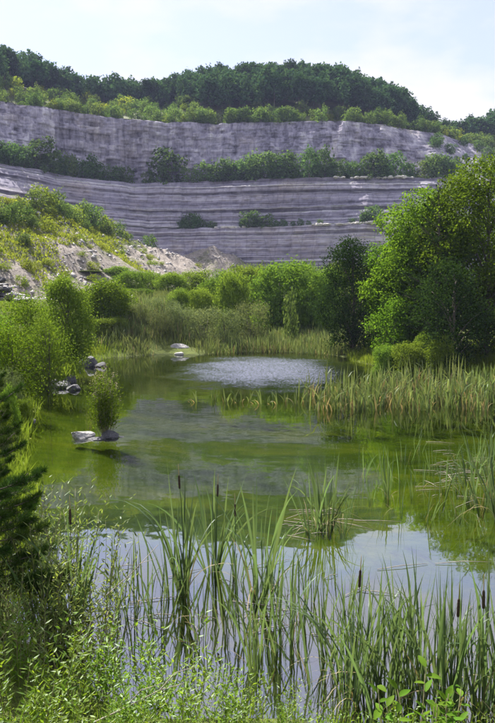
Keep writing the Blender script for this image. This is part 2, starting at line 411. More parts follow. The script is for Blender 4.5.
def cliff_material():
    m, t, out = newmat('cliff_limestone'); l = t.links.new
    geo = N(t, 'ShaderNodeNewGeometry')
    sep = N(t, 'ShaderNodeSeparateXYZ'); l(geo.outputs['Position'], sep.inputs[0])
    # horizontal strata
    mp1 = N(t, 'ShaderNodeMapping'); mp1.inputs['Scale'].default_value = (0.022, 0.022, 2.4); l(geo.outputs['Position'], mp1.inputs[0])
    n1 = N(t, 'ShaderNodeTexNoise', in_Scale=1.0, in_Detail=8.0, in_Roughness=0.75); l(mp1.outputs[0], n1.inputs['Vector'])
    # blocky mottling
    n2 = N(t, 'ShaderNodeTexNoise', in_Scale=0.30, in_Detail=9.0, in_Roughness=0.78); l(geo.outputs['Position'], n2.inputs['Vector'])
    # vertical run-off streaks
    mp3 = N(t, 'ShaderNodeMapping'); mp3.inputs['Scale'].default_value = (0.35, 0.35, 0.03); l(geo.outputs['Position'], mp3.inputs[0])
    n3 = N(t, 'ShaderNodeTexNoise', in_Scale=1.0, in_Detail=6.0, in_Roughness=0.7); l(mp3.outputs[0], n3.inputs['Vector'])
    up = N(t, 'ShaderNodeMapRange', in_1=37.0, in_2=40.0); l(sep.outputs[2], up.inputs[0])
    mixn = N(t, 'ShaderNodeMix', data_type='FLOAT'); l(up.outputs[0], mixn.inputs[0]); l(n1.outputs['Fac'], mixn.inputs[2])
    av = N(t, 'ShaderNodeMix', data_type='FLOAT', in_0=0.85); l(n1.outputs['Fac'], av.inputs[2]); l(n3.outputs['Fac'], av.inputs[3]); l(av.outputs[0], mixn.inputs[3])
    av3 = N(t, 'ShaderNodeMix', data_type='FLOAT', in_0=0.25); l(mixn.outputs[0], av3.inputs[2]); l(n2.outputs['Fac'], av3.inputs[3])
    ton = N(t, 'ShaderNodeAttribute', attribute_name='tone')
    tsc = N(t, 'ShaderNodeMapRange', in_1=0.0, in_2=1.0, in_3=-0.13, in_4=0.13); l(ton.outputs['Fac'], tsc.inputs[0])
    av2 = N(t, 'ShaderNodeMath', operation='ADD'); l(av3.outputs[0], av2.inputs[0]); l(tsc.outputs[0], av2.inputs[1])
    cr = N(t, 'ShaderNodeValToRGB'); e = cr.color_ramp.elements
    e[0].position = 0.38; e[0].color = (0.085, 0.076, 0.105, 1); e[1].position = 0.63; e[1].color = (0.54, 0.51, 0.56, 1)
    x = e.new(0.46); x.color = (0.215, 0.198, 0.260, 1); x = e.new(0.54); x.color = (0.335, 0.308, 0.380, 1)  # violet cast of blue skylight in shade is mixed into the rock colours
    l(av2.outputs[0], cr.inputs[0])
    # dark vertical joints
    mpj = N(t, 'ShaderNodeMapping'); mpj.inputs['Scale'].default_value = (0.30, 0.30, 0.055); l(geo.outputs['Position'], mpj.inputs[0])
    vj = N(t, 'ShaderNodeTexVoronoi', feature='DISTANCE_TO_EDGE', in_Scale=1.0); 
    nd = N(t, 'ShaderNodeVectorMath', operation='MULTIPLY_ADD'); nd.inputs[1].default_value = (0.5, 0.5, 0.5); l(n2.outputs['Color'], nd.inputs[0]); l(mpj.outputs[0], nd.inputs[2]); l(nd.outputs[0], vj.inputs['Vector'])
    rj = N(t, 'ShaderNodeMapRange', in_1=0.0, in_2=0.045, in_3=0.30, in_4=0.0); l(vj.outputs['Distance'], rj.inputs[0])
    mj = N(t, 'ShaderNodeMix', data_type='RGBA'); mj.inputs[7].default_value = (0.06, 0.055, 0.065, 1); l(rj.outputs[0], mj.inputs[0]); l(cr.outputs[0], mj.inputs[6])
    # yellowish weathering patches
    n5 = N(t, 'ShaderNodeTexNoise', in_Scale=0.07, in_Detail=7.0, in_Roughness=0.7); l(geo.outputs['Position'], n5.inputs['Vector'])
    r5 = N(t, 'ShaderNodeMapRange', in_1=0.52, in_2=0.7, in_3=0.0, in_4=0.55); l(n5.outputs['Fac'], r5.inputs[0])
    my = N(t, 'ShaderNodeMix', data_type='RGBA', blend_type='MULTIPLY'); my.inputs[7].default_value = (1.12, 1.0, 0.68, 1); l(r5.outputs[0], my.inputs[0]); l(mj.outputs[2], my.inputs[6])
    # thin grass on the flat ledges
    sn = N(t, 'ShaderNodeSeparateXYZ'); l(geo.outputs['True Normal'], sn.inputs[0])
    rn = N(t, 'ShaderNodeMapRange', in_1=0.75, in_2=0.92); l(sn.outputs[2], rn.inputs[0])
    ng = N(t, 'ShaderNodeMapRange', in_1=0.42, in_2=0.6); l(n2.outputs['Fac'], ng.inputs[0])
    mg = N(t, 'ShaderNodeMath', operation='MULTIPLY'); l(rn.outputs[0], mg.inputs[0]); l(ng.outputs[0], mg.inputs[1])
    gx = N(t, 'ShaderNodeMix', data_type='RGBA'); gx.inputs[7].default_value = (0.085, 0.11, 0.03, 1); l(mg.outputs[0], gx.inputs[0]); l(my.outputs[2], gx.inputs[6])
    p = N(t, 'ShaderNodeBsdfPrincipled', in_Roughness=0.95); p.inputs['Specular IOR Level'].default_value = 0.1
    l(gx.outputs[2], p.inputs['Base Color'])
    b = N(t, 'ShaderNodeBump', in_Strength=0.7, in_Distance=0.7); l(av2.outputs[0], b.inputs['Height']); l(b.outputs[0], p.inputs['Normal'])
    l(p.outputs[0], out.inputs[0])
    return m


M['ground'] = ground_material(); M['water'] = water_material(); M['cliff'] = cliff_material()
M['hillsoil'] = plain_mat('hill_turf', (0.045, 0.062, 0.016), (0.125, 0.135, 0.050), 0.12, 0.95, 0.3)

# ------------------------------------------------------------------ ground with pond basin
pond_px = [(122, 357), (160, 354), (200, 355), (230, 352), (300, 352), (335, 355), (368, 365), (430, 371), (495, 379), (620, 396)]
POND = [tuple(W(*p)[:2]) for p in pond_px] + [(15, 18), (11, 10), (7.5, 6.7), (4, 6.2), (1, 6.2), (-1, 6.5), (-2.5, 7.6), (-3.3, 9.5), (-4.0, 12), (-5.0, 15.5)]
POND += [tuple(W(*p)[:2]) for p in [(22, 440), (28, 420), (42, 402), (46, 386), (74, 378), (76, 366), (108, 357.5)]]
POND = np.array(POND)


def sd_pond(X, Y):
    d = np.full(X.shape, 1e18); s = np.ones(X.shape)
    n = len(POND)
    for i in range(n):
        a = POND[i]; b = POND[i - 1]
        ex, ey = b - a; wx = X - a[0]; wy = Y - a[1]
        tt = np.clip((wx * ex + wy * ey) / (ex * ex + ey * ey), 0, 1)
        d = np.minimum(d, (wx - ex * tt) ** 2 + (wy - ey * tt) ** 2)
        c1 = Y >= a[1]; c2 = Y < b[1]; c3 = ex * wy > ey * wx
        s = np.where((c1 & c2 & c3) | (~c1 & ~c2 & ~c3), -s, s)
    return s * np.sqrt(d)


RIDGE = np.array([(-140, 20, 20), (-75, 48, 18), (-40, 85, 16.9), (-31, 110, 17.6), (-27.3, 130, 17.0), (-23.4, 140, 15.8), (-16.5, 150, 14.5), (-8.3, 155, 9.3), (1, 160, 4.0)])


def hill_z(X, Y):
    z = np.full(X.shape, -50.0)
    for a, b in zip(RIDGE[:-1], RIDGE[1:]):
        ex, ey = b[:2] - a[:2]
        tt = np.clip(((X - a[0]) * ex + (Y - a[1]) * ey) / (ex * ex + ey * ey), 0, 1)
        dd = np.hypot(X - a[0] - ex * tt, Y - a[1] - ey * tt)
        z = np.maximum(z, a[2] + (b[2] - a[2]) * tt - 0.60 * dd)
    return z


def ground_z(X, Y):
    X = np.asarray(X, float); Y = np.asarray(Y, float)
    s = sd_pond(X, Y) + 0.5 * fbm(X * 0.8, Y * 0.8, 3)
    near = 1 - sstep(9, 15, Y)
    left = sstep(-3, -8, X) * (1 - near)
    out = s.clip(0)
    zb = (0.06 + 0.36 * out).clip(None, 2.35) * near + (1 - near) * ((0.05 + 0.09 * out).clip(None, 1.5) * (1 - left) + left * (0.05 + 0.40 * out).clip(None, 4.0))
    zb = zb + fbm(X * 0.35, Y * 0.35, 9) * 0.5 * sstep(0.5, 3, out)
    zi = -np.minimum(0.9, 0.02 + 0.16 * (-s).clip(0)) + 0.12 * fbm(X * 0.6, Y * 0.9, 5)
    zi = np.minimum(zi, -0.03)
    z = np.where(s > 0, zb, zi)
    hz = hill_z(X, Y)
    g = fbm((X - 0.4 * Y) * 0.16, (Y + X) * 0.03, 21) * 2.2 + fbm(X * 0.5, Y * 0.5, 23) * 0.7
    cc = 0.6 * X + 0.8 * Y; ss = 0.8 * X - 0.6 * Y
    g = g + fbm(cc * 0.42, ss * 0.035, 25, 3) * 1.9 + np.abs(fbm(cc * 0.9, ss * 0.06, 27, 3)) * 1.0
    hz = hz + g * sstep(-2, 6, hz)
    # talus apron at the foot of the quarry wall
    ap = (Y - 160) * 0.28 + 2.5 * fbm(X * 0.06, Y * 0.06, 31)
    cone = 23.0 - 0.66 * np.hypot(X + 11.0, (Y - 197.0) * 1.15) + 3.4 * fbm(X * 0.22, Y * 0.10, 35)
    cone2 = 16.0 - 0.7 * np.hypot(X - 22.0, Y - 197.0) + 2.0 * fbm(X * 0.25, Y * 0.12, 37)
    ap = np.maximum(np.minimum(ap, 14), np.maximum(cone, cone2))
    zz = np.maximum(z, np.maximum(hz, ap))
    return np.where(s > 1.5, zz, z)


def gz(x, y):
    return float(ground_z(np.array([x]), np.array([y]))[0])


xs = np.concatenate([np.linspace(-700, -130, 16)[:-1], np.linspace(-130, -30, 90)[:-1], np.linspace(-30, 30, 220)[:-1], np.linspace(30, 130, 70)[:-1], np.linspace(130, 700, 16)])
ys = np.concatenate([np.linspace(-500, -20, 14)[:-1], np.linspace(-20, 4, 40)[:-1], np.linspace(4, 60, 200)[:-1], np.linspace(60, 190, 160)[:-1], np.linspace(190, 900, 24)])
GX, GY = np.meshgrid(xs, ys)
GZ = ground_z(GX.ravel(), GY.ravel())
nx, ny = len(xs), len(ys)
ii, jj = np.meshgrid(np.arange(nx - 1), np.arange(ny - 1))
k0 = (jj * nx + ii).ravel()
Q = np.stack([k0, k0 + 1, k0 + nx + 1, k0 + nx], -1)
V = np.stack([GX.ravel(), GY.ravel(), GZ], -1)
gm = mesh('ground', V, Q, None, [M['ground']], True)
hzv = hill_z(V[:, 0], V[:, 1])
# bare rubble low on the slope and on its right-hand end, greener at the crest on the left
low = sstep(1, 4, V[:, 2]) * (1 - sstep(9.5, 14.5, V[:, 2] + 0.30 * (V[:, 0] + 20)))
right_end = sstep(-24, -17, V[:, 0]) * sstep(110, 130, V[:, 1])
scree = np.where(hzv > -2, 0.30 + 0.28 * low + 0.45 * right_end, 0.1)
scree = np.where((V[:, 1] > 150) & (V[:, 2] > 7), 0.62, scree)
a = gm.attributes.new('scree', 'FLOAT', 'POINT'); a.data.foreach_set('value', scree.astype(np.float32))
bed = 1 - sstep(-0.03, 0.10, V[:, 2])
a = gm.attributes.new('bed', 'FLOAT', 'POINT'); a.data.foreach_set('value', bed.astype(np.float32))
bed_dark = 1 - sstep(9.5, 13.5, V[:, 1] + 3 * fbm(V[:, 0] * 0.3, V[:, 1] * 0.3, 13))  # near bed painted dark so the sky reflection above it stands out
bed_dark = np.maximum(bed_dark, 0.75 * sstep(22, 34, V[:, 1] + 1.2 * V[:, 0] * 0 + 8 * fbm(V[:, 0] * 0.12, V[:, 1] * 0.12, 15)))  # far bed darker as well, less strongly
a = gm.attributes.new('bed_dark', 'FLOAT', 'POINT'); a.data.foreach_set('value', bed_dark.astype(np.float32))
tag(obj('ground', gm), kind='structure')

wx = np.linspace(-13, 24, 38); wy = np.linspace(4.5, 58, 54)
WX, WY = np.meshgrid(wx, wy); kk = (np.arange(53)[:, None] * 38 + np.arange(37)[None]).ravel()
wm = mesh('water', np.stack([WX.ravel(), WY.ravel(), np.zeros(WX.size)], -1), np.stack([kk, kk + 1, kk + 39, kk + 38], -1), None, [M['water']], True)
tag(obj('water', wm), kind='structure')

# ------------------------------------------------------------------ quarry wall
BENCH1 = [(-260, 180), (-100, 196), (0, 208), (100, 224), (150, 229), (200, 228), (300, 226), (370, 223), (500, 223), (800, 226)]
BENCH2 = [(-260, 132), (-100, 150), (0, 163), (60, 175), (130, 183), (200, 182), (300, 178), (440, 178), (495, 181), (800, 196)]
TOPE = [(-260, 66), (-100, 88), (0, 101), (50, 108), (100, 115), (150, 121), (200, 123), (300, 121), (350, 121), (400, 127), (440, 135), (470, 143), (495, 149), (560, 160), (800, 185)]
ZB1, ZB2, ZT = 23.7, 37.6, 57.7


def pl(line, u):
    a = np.array(line, float)
    return np.interp(u, a[:, 0], a[:, 1])


DU = 1.2
U = np.arange(-240, 760.1, DU)


def edge(line, z, u):
    y = pl(line, u) + 1.6 * fbm(u * 0.05, u * 0 + z, 41)
    d = np.stack([(u - 247.5) / F, ct + (361.5 - y) / F * st, -st + (361.5 - y) / F * ct], -1)
    return np.array([0, 0, CAMZ]) + d * ((z - CAMZ) / d[:, 2])[:, None]


E1 = edge(BENCH1, ZB1, U); E2 = edge(BENCH2, ZB2, U); ET = edge(TOPE, ZT, U)
RD = unit(E2 * np.array([1, 1, 0]))                     # outward-from-camera direction per column


def push(E, dist, dz):
    return E + RD * dist + np.array([0, 0, dz])


foot = push(E1, -5.0, 0) * np.array([1, 1, 0]) + np.array([0, 0, -3.0])
b1b = push(E1, 3.2, 0.6)
b2b = push(E2, 9.0, 1.0)
rows = []; amp = []; zone = []


def face(A, B, n, am, zn, last=False):
    for k in range(n + (1 if last else 0)):
        s = k / n
        rows.append(A * (1 - s) + B * s); amp.append(am); zone.append(zn)


face(foot, E1, 124, 1.0, 1)
face(E1, b1b, 4, 0.3, 0)
face(b1b, E2, 72, 1.0, 2)
face(E2, b2b, 6, 0.3, 0)
face(b2b, ET, 92, 1.0, 3, True)
R = np.array(rows)                                      # rows x cols x 3
nr, nc = R.shape[:2]
arc = np.broadcast_to(np.cumsum(np.concatenate([[0], np.linalg.norm(np.diff(E2[:, :2], axis=0), axis=1)])), (nr, nc))
zz = R[..., 2] + 0.35 * fbm(arc * 0.02, arc * 0, 51)
zn = np.array(zone)[:, None]; am = np.array(amp)[:, None]
lr = np.random.default_rng(5)


def layers(tmin, tmax, seed, width, skew):
    """random beds of rock, broken by joints into blocks: bed value, block value (-1..1)"""
    q = np.random.default_rng(seed); e = np.cumsum(q.uniform(tmin, tmax, 400)) - 8
    bi = np.searchsorted(e, zz)
    return q.uniform(-1, 1, 401)[bi], 2 * _h(np.floor(arc / width + bi * skew + 0.35 * fbm(arc * 0.6, bi * 0.9, seed)), bi, seed) - 1, bi


big_b, big_k, _ = layers(1.4, 3.2, 5, 5.5, 0.31)
mid_b, mid_k, _ = layers(0.45, 1.3, 6, 1.9, 0.37)
fin_b, fin_k, _ = layers(0.3, 0.75, 7, 1.3, 0.41)
low_zone = (zn == 1) | (zn == 2)
strata = np.where(low_zone, 0.32 * big_b + 0.32 * mid_b + 0.22 * fin_b + 0.18 * mid_k + 0.10 * fin_k, 0.22 * big_b + 0.8 * big_k + 0.15 * mid_b + 0.40 * mid_k + 0.22 * fin_k)
tone = np.where(low_zone, 0.12 * big_b + 0.36 * mid_b + 0.72 * fin_b + 0.07 * mid_k + 0.07 * fin_k, 0.10 * big_b + 0.22 * big_k + 0.14 * mid_b + 0.16 * mid_k + 0.16 * fin_k + 0.9 * fbm(arc * 0.55, zz * 0.05, 91, 4))
rough = fbm(arc * 0.12, zz * 0.05, 61) * 2.6 + fbm(arc * 0.5, zz * 0.35, 63) * 1.3
gully = -np.clip(fbm(arc * 0.09, zz * 0.015, 65) * 2, 0, 1) * 2.4
gully = gully + fbm(arc * 0.22, zz * 0.02, 71) * 1.8
D = np.where(zn == 3, rough * 1.1 + gully + strata * 0.7, np.where(zn == 0, rough * 0.3, strata + rough * 0.45))
# a stepped joint in the second lift (left of centre) and a rubble-filled notch right of it
D = D + np.where((zn == 2), 1.6 * (1 - sstep(180, 183, np.broadcast_to(U, (nr, nc)))) * sstep(60, 120, np.broadcast_to(U, (nr, nc))), 0)
R = R - RD[None] * (D * am)[..., None]
R[..., 2] += np.where(zn == 0, fbm(arc * 0.3, zn * 3.0 + arc * 0, 67) * 0.8, 0)
kk = (np.arange(nr - 1)[:, None] * nc + np.arange(nc - 1)[None]).ravel()
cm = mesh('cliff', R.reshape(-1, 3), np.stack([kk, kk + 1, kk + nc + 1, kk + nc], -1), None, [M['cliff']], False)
a = cm.attributes.new('tone', 'FLOAT', 'POINT'); a.data.foreach_set('value', (0.5 + 0.5 * np.broadcast_to(tone, (nr, nc))).astype(np.float32).ravel())
tag(obj('cliff', cm), kind='structure')

# ------------------------------------------------------------------ wooded hill above the wall
CREST = [(-260, 30), (-60, 42), (0, 47), (30, 54), (60, 68), (100, 75), (150, 78), (185, 73), (220, 66), (290, 61), (340, 67), (380, 81), (410, 95), (432, 112), (446, 117), (495, 110), (560, 108), (800, 104)]
TREE_H = 10.5
uc = U
yc = pl(CREST, uc)
YC = 292.0
zc = np.array([at(u, y, YC)[2] for u, y in zip(uc, yc)]) - TREE_H
xc = np.array([at(u, y, YC)[0] for u, y in zip(uc, yc)])
CR = np.stack([xc, np.full(len(uc), YC), zc], -1)
ETop = R[-1]


def hill_pt(u, s):
    """point on the hill above column u (photo px), s = 0 at the wall's lip, 1 at the crest, >1 behind"""
    i = np.clip((np.asarray(u) - U[0]) / DU, 0, nc - 1.001); k = i.astype(int); f = (i - k)[:, None]
    e = ETop[k] * (1 - f) + ETop[k + 1] * f
    c = CR[k] * (1 - f) + CR[k + 1] * f
    s = np.asarray(s)[:, None]; sc_ = s.clip(0, 1)
    xy = e[:, :2] + (c[:, :2] - e[:, :2]) * s
    w = np.where(sc_ < 0.14, sc_ * 0.6, 0.084 + (1 - 0.084) * np.sin((sc_ - 0.14) / 0.86 * np.pi / 2) ** 0.9)
    z = e[:, 2:] + (c[:, 2:] - e[:, 2:]) * w - np.where(s > 1, (s - 1) * 9, 0)
    bump = 1.6 * fbm(xy[:, 0] * 0.05, xy[:, 1] * 0.05, 81) * sstep(0.0, 0.1, s[:, 0])
    return np.concatenate([xy, z + bump[:, None]], -1)


for _ in range(6):                       # lower or raise the crest until the tree tops stand on the photographed skyline
    tops = []
    for s in np.linspace(0.3, 1.12, 12):
        q = hill_pt(uc, np.full(len(uc), s)) + np.array([0, 0, TREE_H + 0.8])
        dep = q[:, 1] * ct - (q[:, 2] - CAMZ) * st
        tops.append(361.5 - F * ((q[:, 1] * st + (q[:, 2] - CAMZ) * ct) / dep))
    CR[:, 2] += 0.8 * (np.min(tops, 0) - yc) * YC / F
k_ = np.ones(41) / 41
CR[:, 2] = np.convolve(np.pad(CR[:, 2], 20, 'edge'), k_, 'valid')

sv_ = np.concatenate([np.linspace(0, 1.1, 34), np.linspace(1.2, 4.5, 8)])
HV = np.concatenate([hill_pt(U[::3], np.full(len(U[::3]), s)) for s in sv_])
HV[:len(U[::3])] = ETop[::3] - np.array([0, 0, 0.02])
nh = len(U[::3]); kk = (np.arange(len(sv_) - 1)[:, None] * nh + np.arange(nh - 1)[None]).ravel()
hm = mesh('hill', HV, np.stack([kk, kk + 1, kk + nh + 1, kk + nh], -1), None, [M['hillsoil']], True)
tag(obj('hill', hm), kind='structure')


# ------------------------------------------------------------------ trees and bushes
def crown_pts(r, blobs, ncl, per, spread, inner=0.25, low=-0.75):
    """clustered leaf points on and inside a union of ellipsoids; returns points and outward directions"""
    B = np.array([[*b[0], *b[1]] for b in blobs], float)
    wgt = (B[:, 3] * B[:, 5]); wgt = wgt / wgt.sum()
    bi = r.choice(len(B), ncl, p=wgt)
    d = rdir(r, ncl); d[:, 2] = np.where(d[:, 2] < low, -d[:, 2], d[:, 2])
    rr = np.where(r.random(ncl) < inner, r.uniform(0.35, 0.8, ncl), r.uniform(0.82, 1.08, ncl))
    cpos = B[bi, :3] + d * B[bi, 3:] * rr[:, None]
    # drop clusters buried deep in another blob
    keep = np.ones(ncl, bool)
    for b in B:
        q = np.linalg.norm((cpos - b[:3]) / b[3:], axis=1)
        keep &= q > 0.45
    cpos = cpos[keep]; d = d[keep]
    n = len(cpos)
    P = np.repeat(cpos, per, 0) + r.normal(size=(n * per, 3)) * spread
    O = np.repeat(d, per, 0)
    return P, O


def crown_mesh(name, r, blobs, ncl, per, spread, ln, wd, mat, fine=False, stems=None, inner=0.25, low=-0.75):
    mb = MB()
    P, O = crown_pts(r, blobs, ncl, per, spread, inner, low)
    n = len(P)
    Nn = unit(O * 0.6 + np.array([0, 0, 0.5]) + r.normal(size=(n, 3)) * 0.55)
    Dd = unit(np.cross(Nn, rdir(r, n)) + np.array([0, 0, -0.2]))
    l_ = ln * r.uniform(0.6, 1.35, n); w_ = wd * r.uniform(0.6, 1.35, n)
    (leaves if fine else flakes)(mb, P, Dd, Nn, l_, w_)
    if stems is not None:
        for p, rd in stems: tube(mb, p, rd, 5, 1)
    return mb.mesh(name, mat, M['bark'])


def round_blobs(r, n, H, Rr, low=0.25):
    bl = [((0, 0, H * 0.55), (Rr * 0.72, Rr * 0.72, H * 0.40))]
    for k in range(n):
        a = k / n * 6.283 + r.uniform(0, 0.8); q = r.uniform(0.35, 0.72) * Rr; h = r.uniform(low + 0.05, 0.82) * H
        s = r.uniform(0.30, 0.48) * Rr
        bl.append(((math.cos(a) * q, math.sin(a) * q, h), (s, s, s * r.uniform(0.8, 1.1))))
    for k in range(n):
        a = k / n * 6.283 + r.uniform(0, 0.8); q = r.uniform(0.45, 0.75) * Rr; s = r.uniform(0.28, 0.4) * Rr
        bl.append(((math.cos(a) * q, math.sin(a) * q, r.uniform(0.08, 0.28) * H), (s, s, s)))
    return bl


def stem_lines(r, n, H, Rr, th):
    out = []
    for k in range(n):
        a = r.uniform(0, 6.283); q = r.uniform(0.15, 0.6) * Rr
        p0 = np.array([math.cos(a) * 0.06 * Rr, math.sin(a) * 0.06 * Rr, -0.25])
        p1 = np.array([math.cos(a) * q, math.sin(a) * q, H * r.uniform(0.5, 0.8)])
        t_ = np.linspace(0, 1, 5)[:, None]
        p = p0 * (1 - t_) + p1 * t_ + np.array([0, 0, 1.0]) * (t_ * (1 - t_)) * 0.2 * H
        out.append((p, th * np.linspace(1, 0.3, 5)))
    return out


# far forest trees (unit: metres, about 10.5 m tall)
FT = []
for k in range(7):
    r = np.random.default_rng(100 + k)
    H = r.uniform(9.5, 12); Rr = r.uniform(2.5, 3.5)
    bl = [((0, 0, H * 0.60), (Rr * 0.75, Rr * 0.75, H * 0.36))]
    for q in range(9):
        a = r.uniform(0, 6.283); d_ = r.uniform(0.3, 0.75) * Rr; s = r.uniform(0.28, 0.5) * Rr
        bl.append(((math.cos(a) * d_, math.sin(a) * d_, r.uniform(0.35, 0.88) * H), (s, s, s)))
    tr = [(np.array([[0, 0, -0.8], [0.05, 0, H * 0.3], [0, 0.1, H * 0.7]]), np.array([0.22, 0.16, 0.06]))]
    FT.append(crown_mesh('forest_tree', r, bl, 150, 7, 0.42, 0.75, 0.55, M['forest'], stems=tr))
FTD = {m: FT for m in ('forest',)}


def bush_set(seed, n, mat, ncl, per, spread, ln, wd, blobs_n=7, aspect=(0.9, 1.25), fine=False, name='bush'):
    out = []
    for k in range(n):
        r = np.random.default_rng(seed + k)
        H = 2.0; Rr = r.uniform(*aspect)
        out.append(crown_mesh(name, r, round_blobs(r, blobs_n, H, Rr), ncl, per, spread, ln, wd, mat, fine, stem_lines(r, 5, H, Rr, 0.035)))
    return out


BENCHB = bush_set(200, 6, M['bench'], 190, 6, 0.12, 0.20, 0.15)
LIMEB = bush_set(230, 6, M['lime'], 120, 6, 0.13, 0.20, 0.14)
PALEB = bush_set(250, 5, M['pale'], 150, 6, 0.12, 0.19, 0.14)

r = np.random.default_rng(11)
# forest trees on the hill: individuals in view, the rest of the wood as one mass
cand = []
for s in np.linspace(0.2, 1.16, 17):
    du = 11.5 * (0.9 + 0.15 * s)
    for u in np.arange(-230, 750, du):
        cand.append((u + r.uniform(-4.5, 4.5), s + r.uniform(-0.025, 0.025)))
cand = np.array(cand)
# front edge of the wood: open bushy ground on the left, forest nearer the lip at centre
front = np.interp(cand[:, 0], [-260, 0, 60, 110, 180, 210, 400, 430, 450, 760], [0.34, 0.34, 0.52, 0.62, 0.5, 0.24, 0.24, 0.34, 0.5, 0.5])
cand = cand[cand[:, 1] > front]
HP = hill_pt(cand[:, 0], cand[:, 1])
inview = (cand[:, 0] > -8) & (cand[:, 0] < 503)
idx = np.where(inview)[0]
if len(idx) > 300:
    idx = np.sort(r.choice(idx, 300, replace=False))
sel = np.zeros(len(cand), bool); sel[idx] = True
for i in np.where(sel)[0]:
    o = obj('forest_tree', FT[r.integers(len(FT))], None, HP[i] - np.array([0, 0, 0.2]), r.uniform(0, 6.28), (r.uniform(0.85, 1.15), r.uniform(0.85, 1.15), r.uniform(0.8, 1.12)))
    u_, s_ = cand[i]
    part_ = 'on the wooded dome of the hill' if 205 < u_ < 425 else ('in the wood climbing from the saddle beside the dome' if u_ <= 205 else 'in the low wood beyond the end of the dome')
    row_ = 'skyline tree' if s_ > 0.93 else ('front-edge tree' if s_ < np.interp(u_, [-260, 0, 60, 110, 180, 210, 400, 430, 450, 760], [0.34, 0.34, 0.52, 0.62, 0.5, 0.24, 0.24, 0.34, 0.5, 0.5]) + 0.1 else 'tree amid the crowns')
    tag(o, 'broadleaf %s %s' % (row_, part_), 'tree', 'trees of the hilltop wood')
ftv = []
for m_ in FT[:3]:
    v = np.empty(len(m_.vertices) * 3, np.float32); m_.vertices.foreach_get('co', v)
    nq = sum(1 for p in m_.polygons if p.material_index == 0)
    ftv.append(v.reshape(-1, 3)[:nq * 4][::1])
mb = MB()
for i in np.where(~sel)[0]:
    v = ftv[r.integers(3)].reshape(-1, 4, 3)
    v = v[r.random(len(v)) < 0.45]
    a = r.uniform(0, 6.28); s_ = r.uniform(0.85, 1.15)
    Rm = np.array([[math.cos(a), -math.sin(a), 0], [math.sin(a), math.cos(a), 0], [0, 0, 1]]) * s_
    c_ = v.mean(1, keepdims=True)
    v = (c_ + (v - c_) * 1.35).reshape(-1, 3) @ Rm.T + HP[i]
    mb.add(v, np.arange(len(v)).reshape(-1, 4))
o = obj('forest', mb.mesh('forest', M['forest']))
tag(o, 'rest of the dark green wood behind and beside the hilltop trees', 'forest', None, 'stuff')


def bench_pt(line, z, u, back):
    e = edge(line, z, np.array([float(u)]))[0]
    d = unit(e * np.array([1, 1, 0]))
    return e + d * back


def bush(meshes, loc, h, w, label, group, name='bush', cat='bush', rr=r):
    o = obj(name, meshes[rr.integers(len(meshes))], None, loc, rr.uniform(0, 6.28), (w / 2.2, w / 2.2, h / 2.0))
    return tag(o, label, cat, group)


# lip of the wall: light green scrub between lip and wood
for k in range(270):
    u = r.uniform(-20, 515)
    if k >= 170: u = r.uniform(-20, 215)
    smax = np.interp(u, [0, 60, 110, 180, 210, 400, 430, 500], [0.36, 0.54, 0.62, 0.5, 0.24, 0.24, 0.3, 0.5])
    s = r.uniform(0.015, 1) ** (1.6 if k < 170 else 0.8) * smax
    p = hill_pt(np.array([u]), np.array([max(s, 0.015)]))[0]
    h = r.uniform(2.2, 5.2)
    lime = r.random() < 0.10
    where = 'at the very lip of the upper quarry wall' if s < 0.09 else ('on the open slope between the wall lip and the wood' if u < 205 else 'on the strip between the wall lip and the wood')
    lb = '%s %s bush %s' % ('tall' if h > 3.9 else 'small', 'yellow green' if lime else 'pale green', where)
    bush(LIMEB if lime else PALEB, p - np.array([0, 0, 0.3]), h, h * r.uniform(0.85, 1.4), lb, 'bushes along the top lip of the wall')
# second bench: the row of rounded bushes
row2 = []
u = -14.0
while u < 452:
    big = np.interp(u, [0, 40, 90, 140, 200, 240, 440], [8.0, 8.0, 6.0, 4.5, 7.5, 8, 6.5])
    row2.append((u, big * r.uniform(0.55, 1.15)))
    u += r.choice([r.uniform(5, 9), r.uniform(8, 15)])
for u, h in row2:
    if 138 < u < 197: continue
    p = bench_pt(BENCH2, ZB2, u, r.uniform(2.2, 6.0)) + np.array([0, 0, 0.1])
    dk = r.random() < 0.8
    lb = '%s %s bush on the middle bench, %s' % ('tall' if h > np.interp(u, [0, 40, 90, 140, 200, 240, 440], [8.0, 8.0, 6.0, 4.5, 7.5, 8, 6.5]) * 0.93 else 'low', 'mid green' if dk else 'paler green', 'above the sunlit rubble slope' if u < 146 else ('between big dark bush and pale rubble' if u < 330 else 'behind the pale rubble at its edge'))
    bush(BENCHB if dk else PALEB, p, h, h * r.uniform(0.85, 1.25), lb, 'bushes on the middle bench of the wall')
p = bench_pt(BENCH2, ZB2, 166, 4.2)
tag(obj('bush', BENCHB[1], None, p, 1.0, (5.6, 5.2, 5.2)), 'biggest, dark rounded bush standing apart on the middle bench of the quarry wall', 'bush')
for u, h, lb in [(148, 3.4, 'small bush at the foot of the big dark rounded bush on the middle bench'), (190, 4.6, 'small bush filling the gap beside the big dark rounded bush on the middle bench')]:
    p = bench_pt(BENCH2, ZB2, u, 3.0)
    tag(obj('bush', PALEB[2], None, p, 0.4, (h / 2, h / 2, h / 2)), lb, 'bush')
for k in range(16):                                       # scrub on the bare slope at the far right end
    u = r.uniform(430, 500); s = r.uniform(0.1, 0.9)
    i = int((u - U[0]) / DU); p = R[-93 + int(s * 91), i]
    h = r.uniform(2, 4.5)
    bush(BENCHB, p - np.array([0, 0, 0.3]), h, h * 1.2, 'bush on the broken slope where the upper quarry wall turns away', 'bushes on the broken slope')
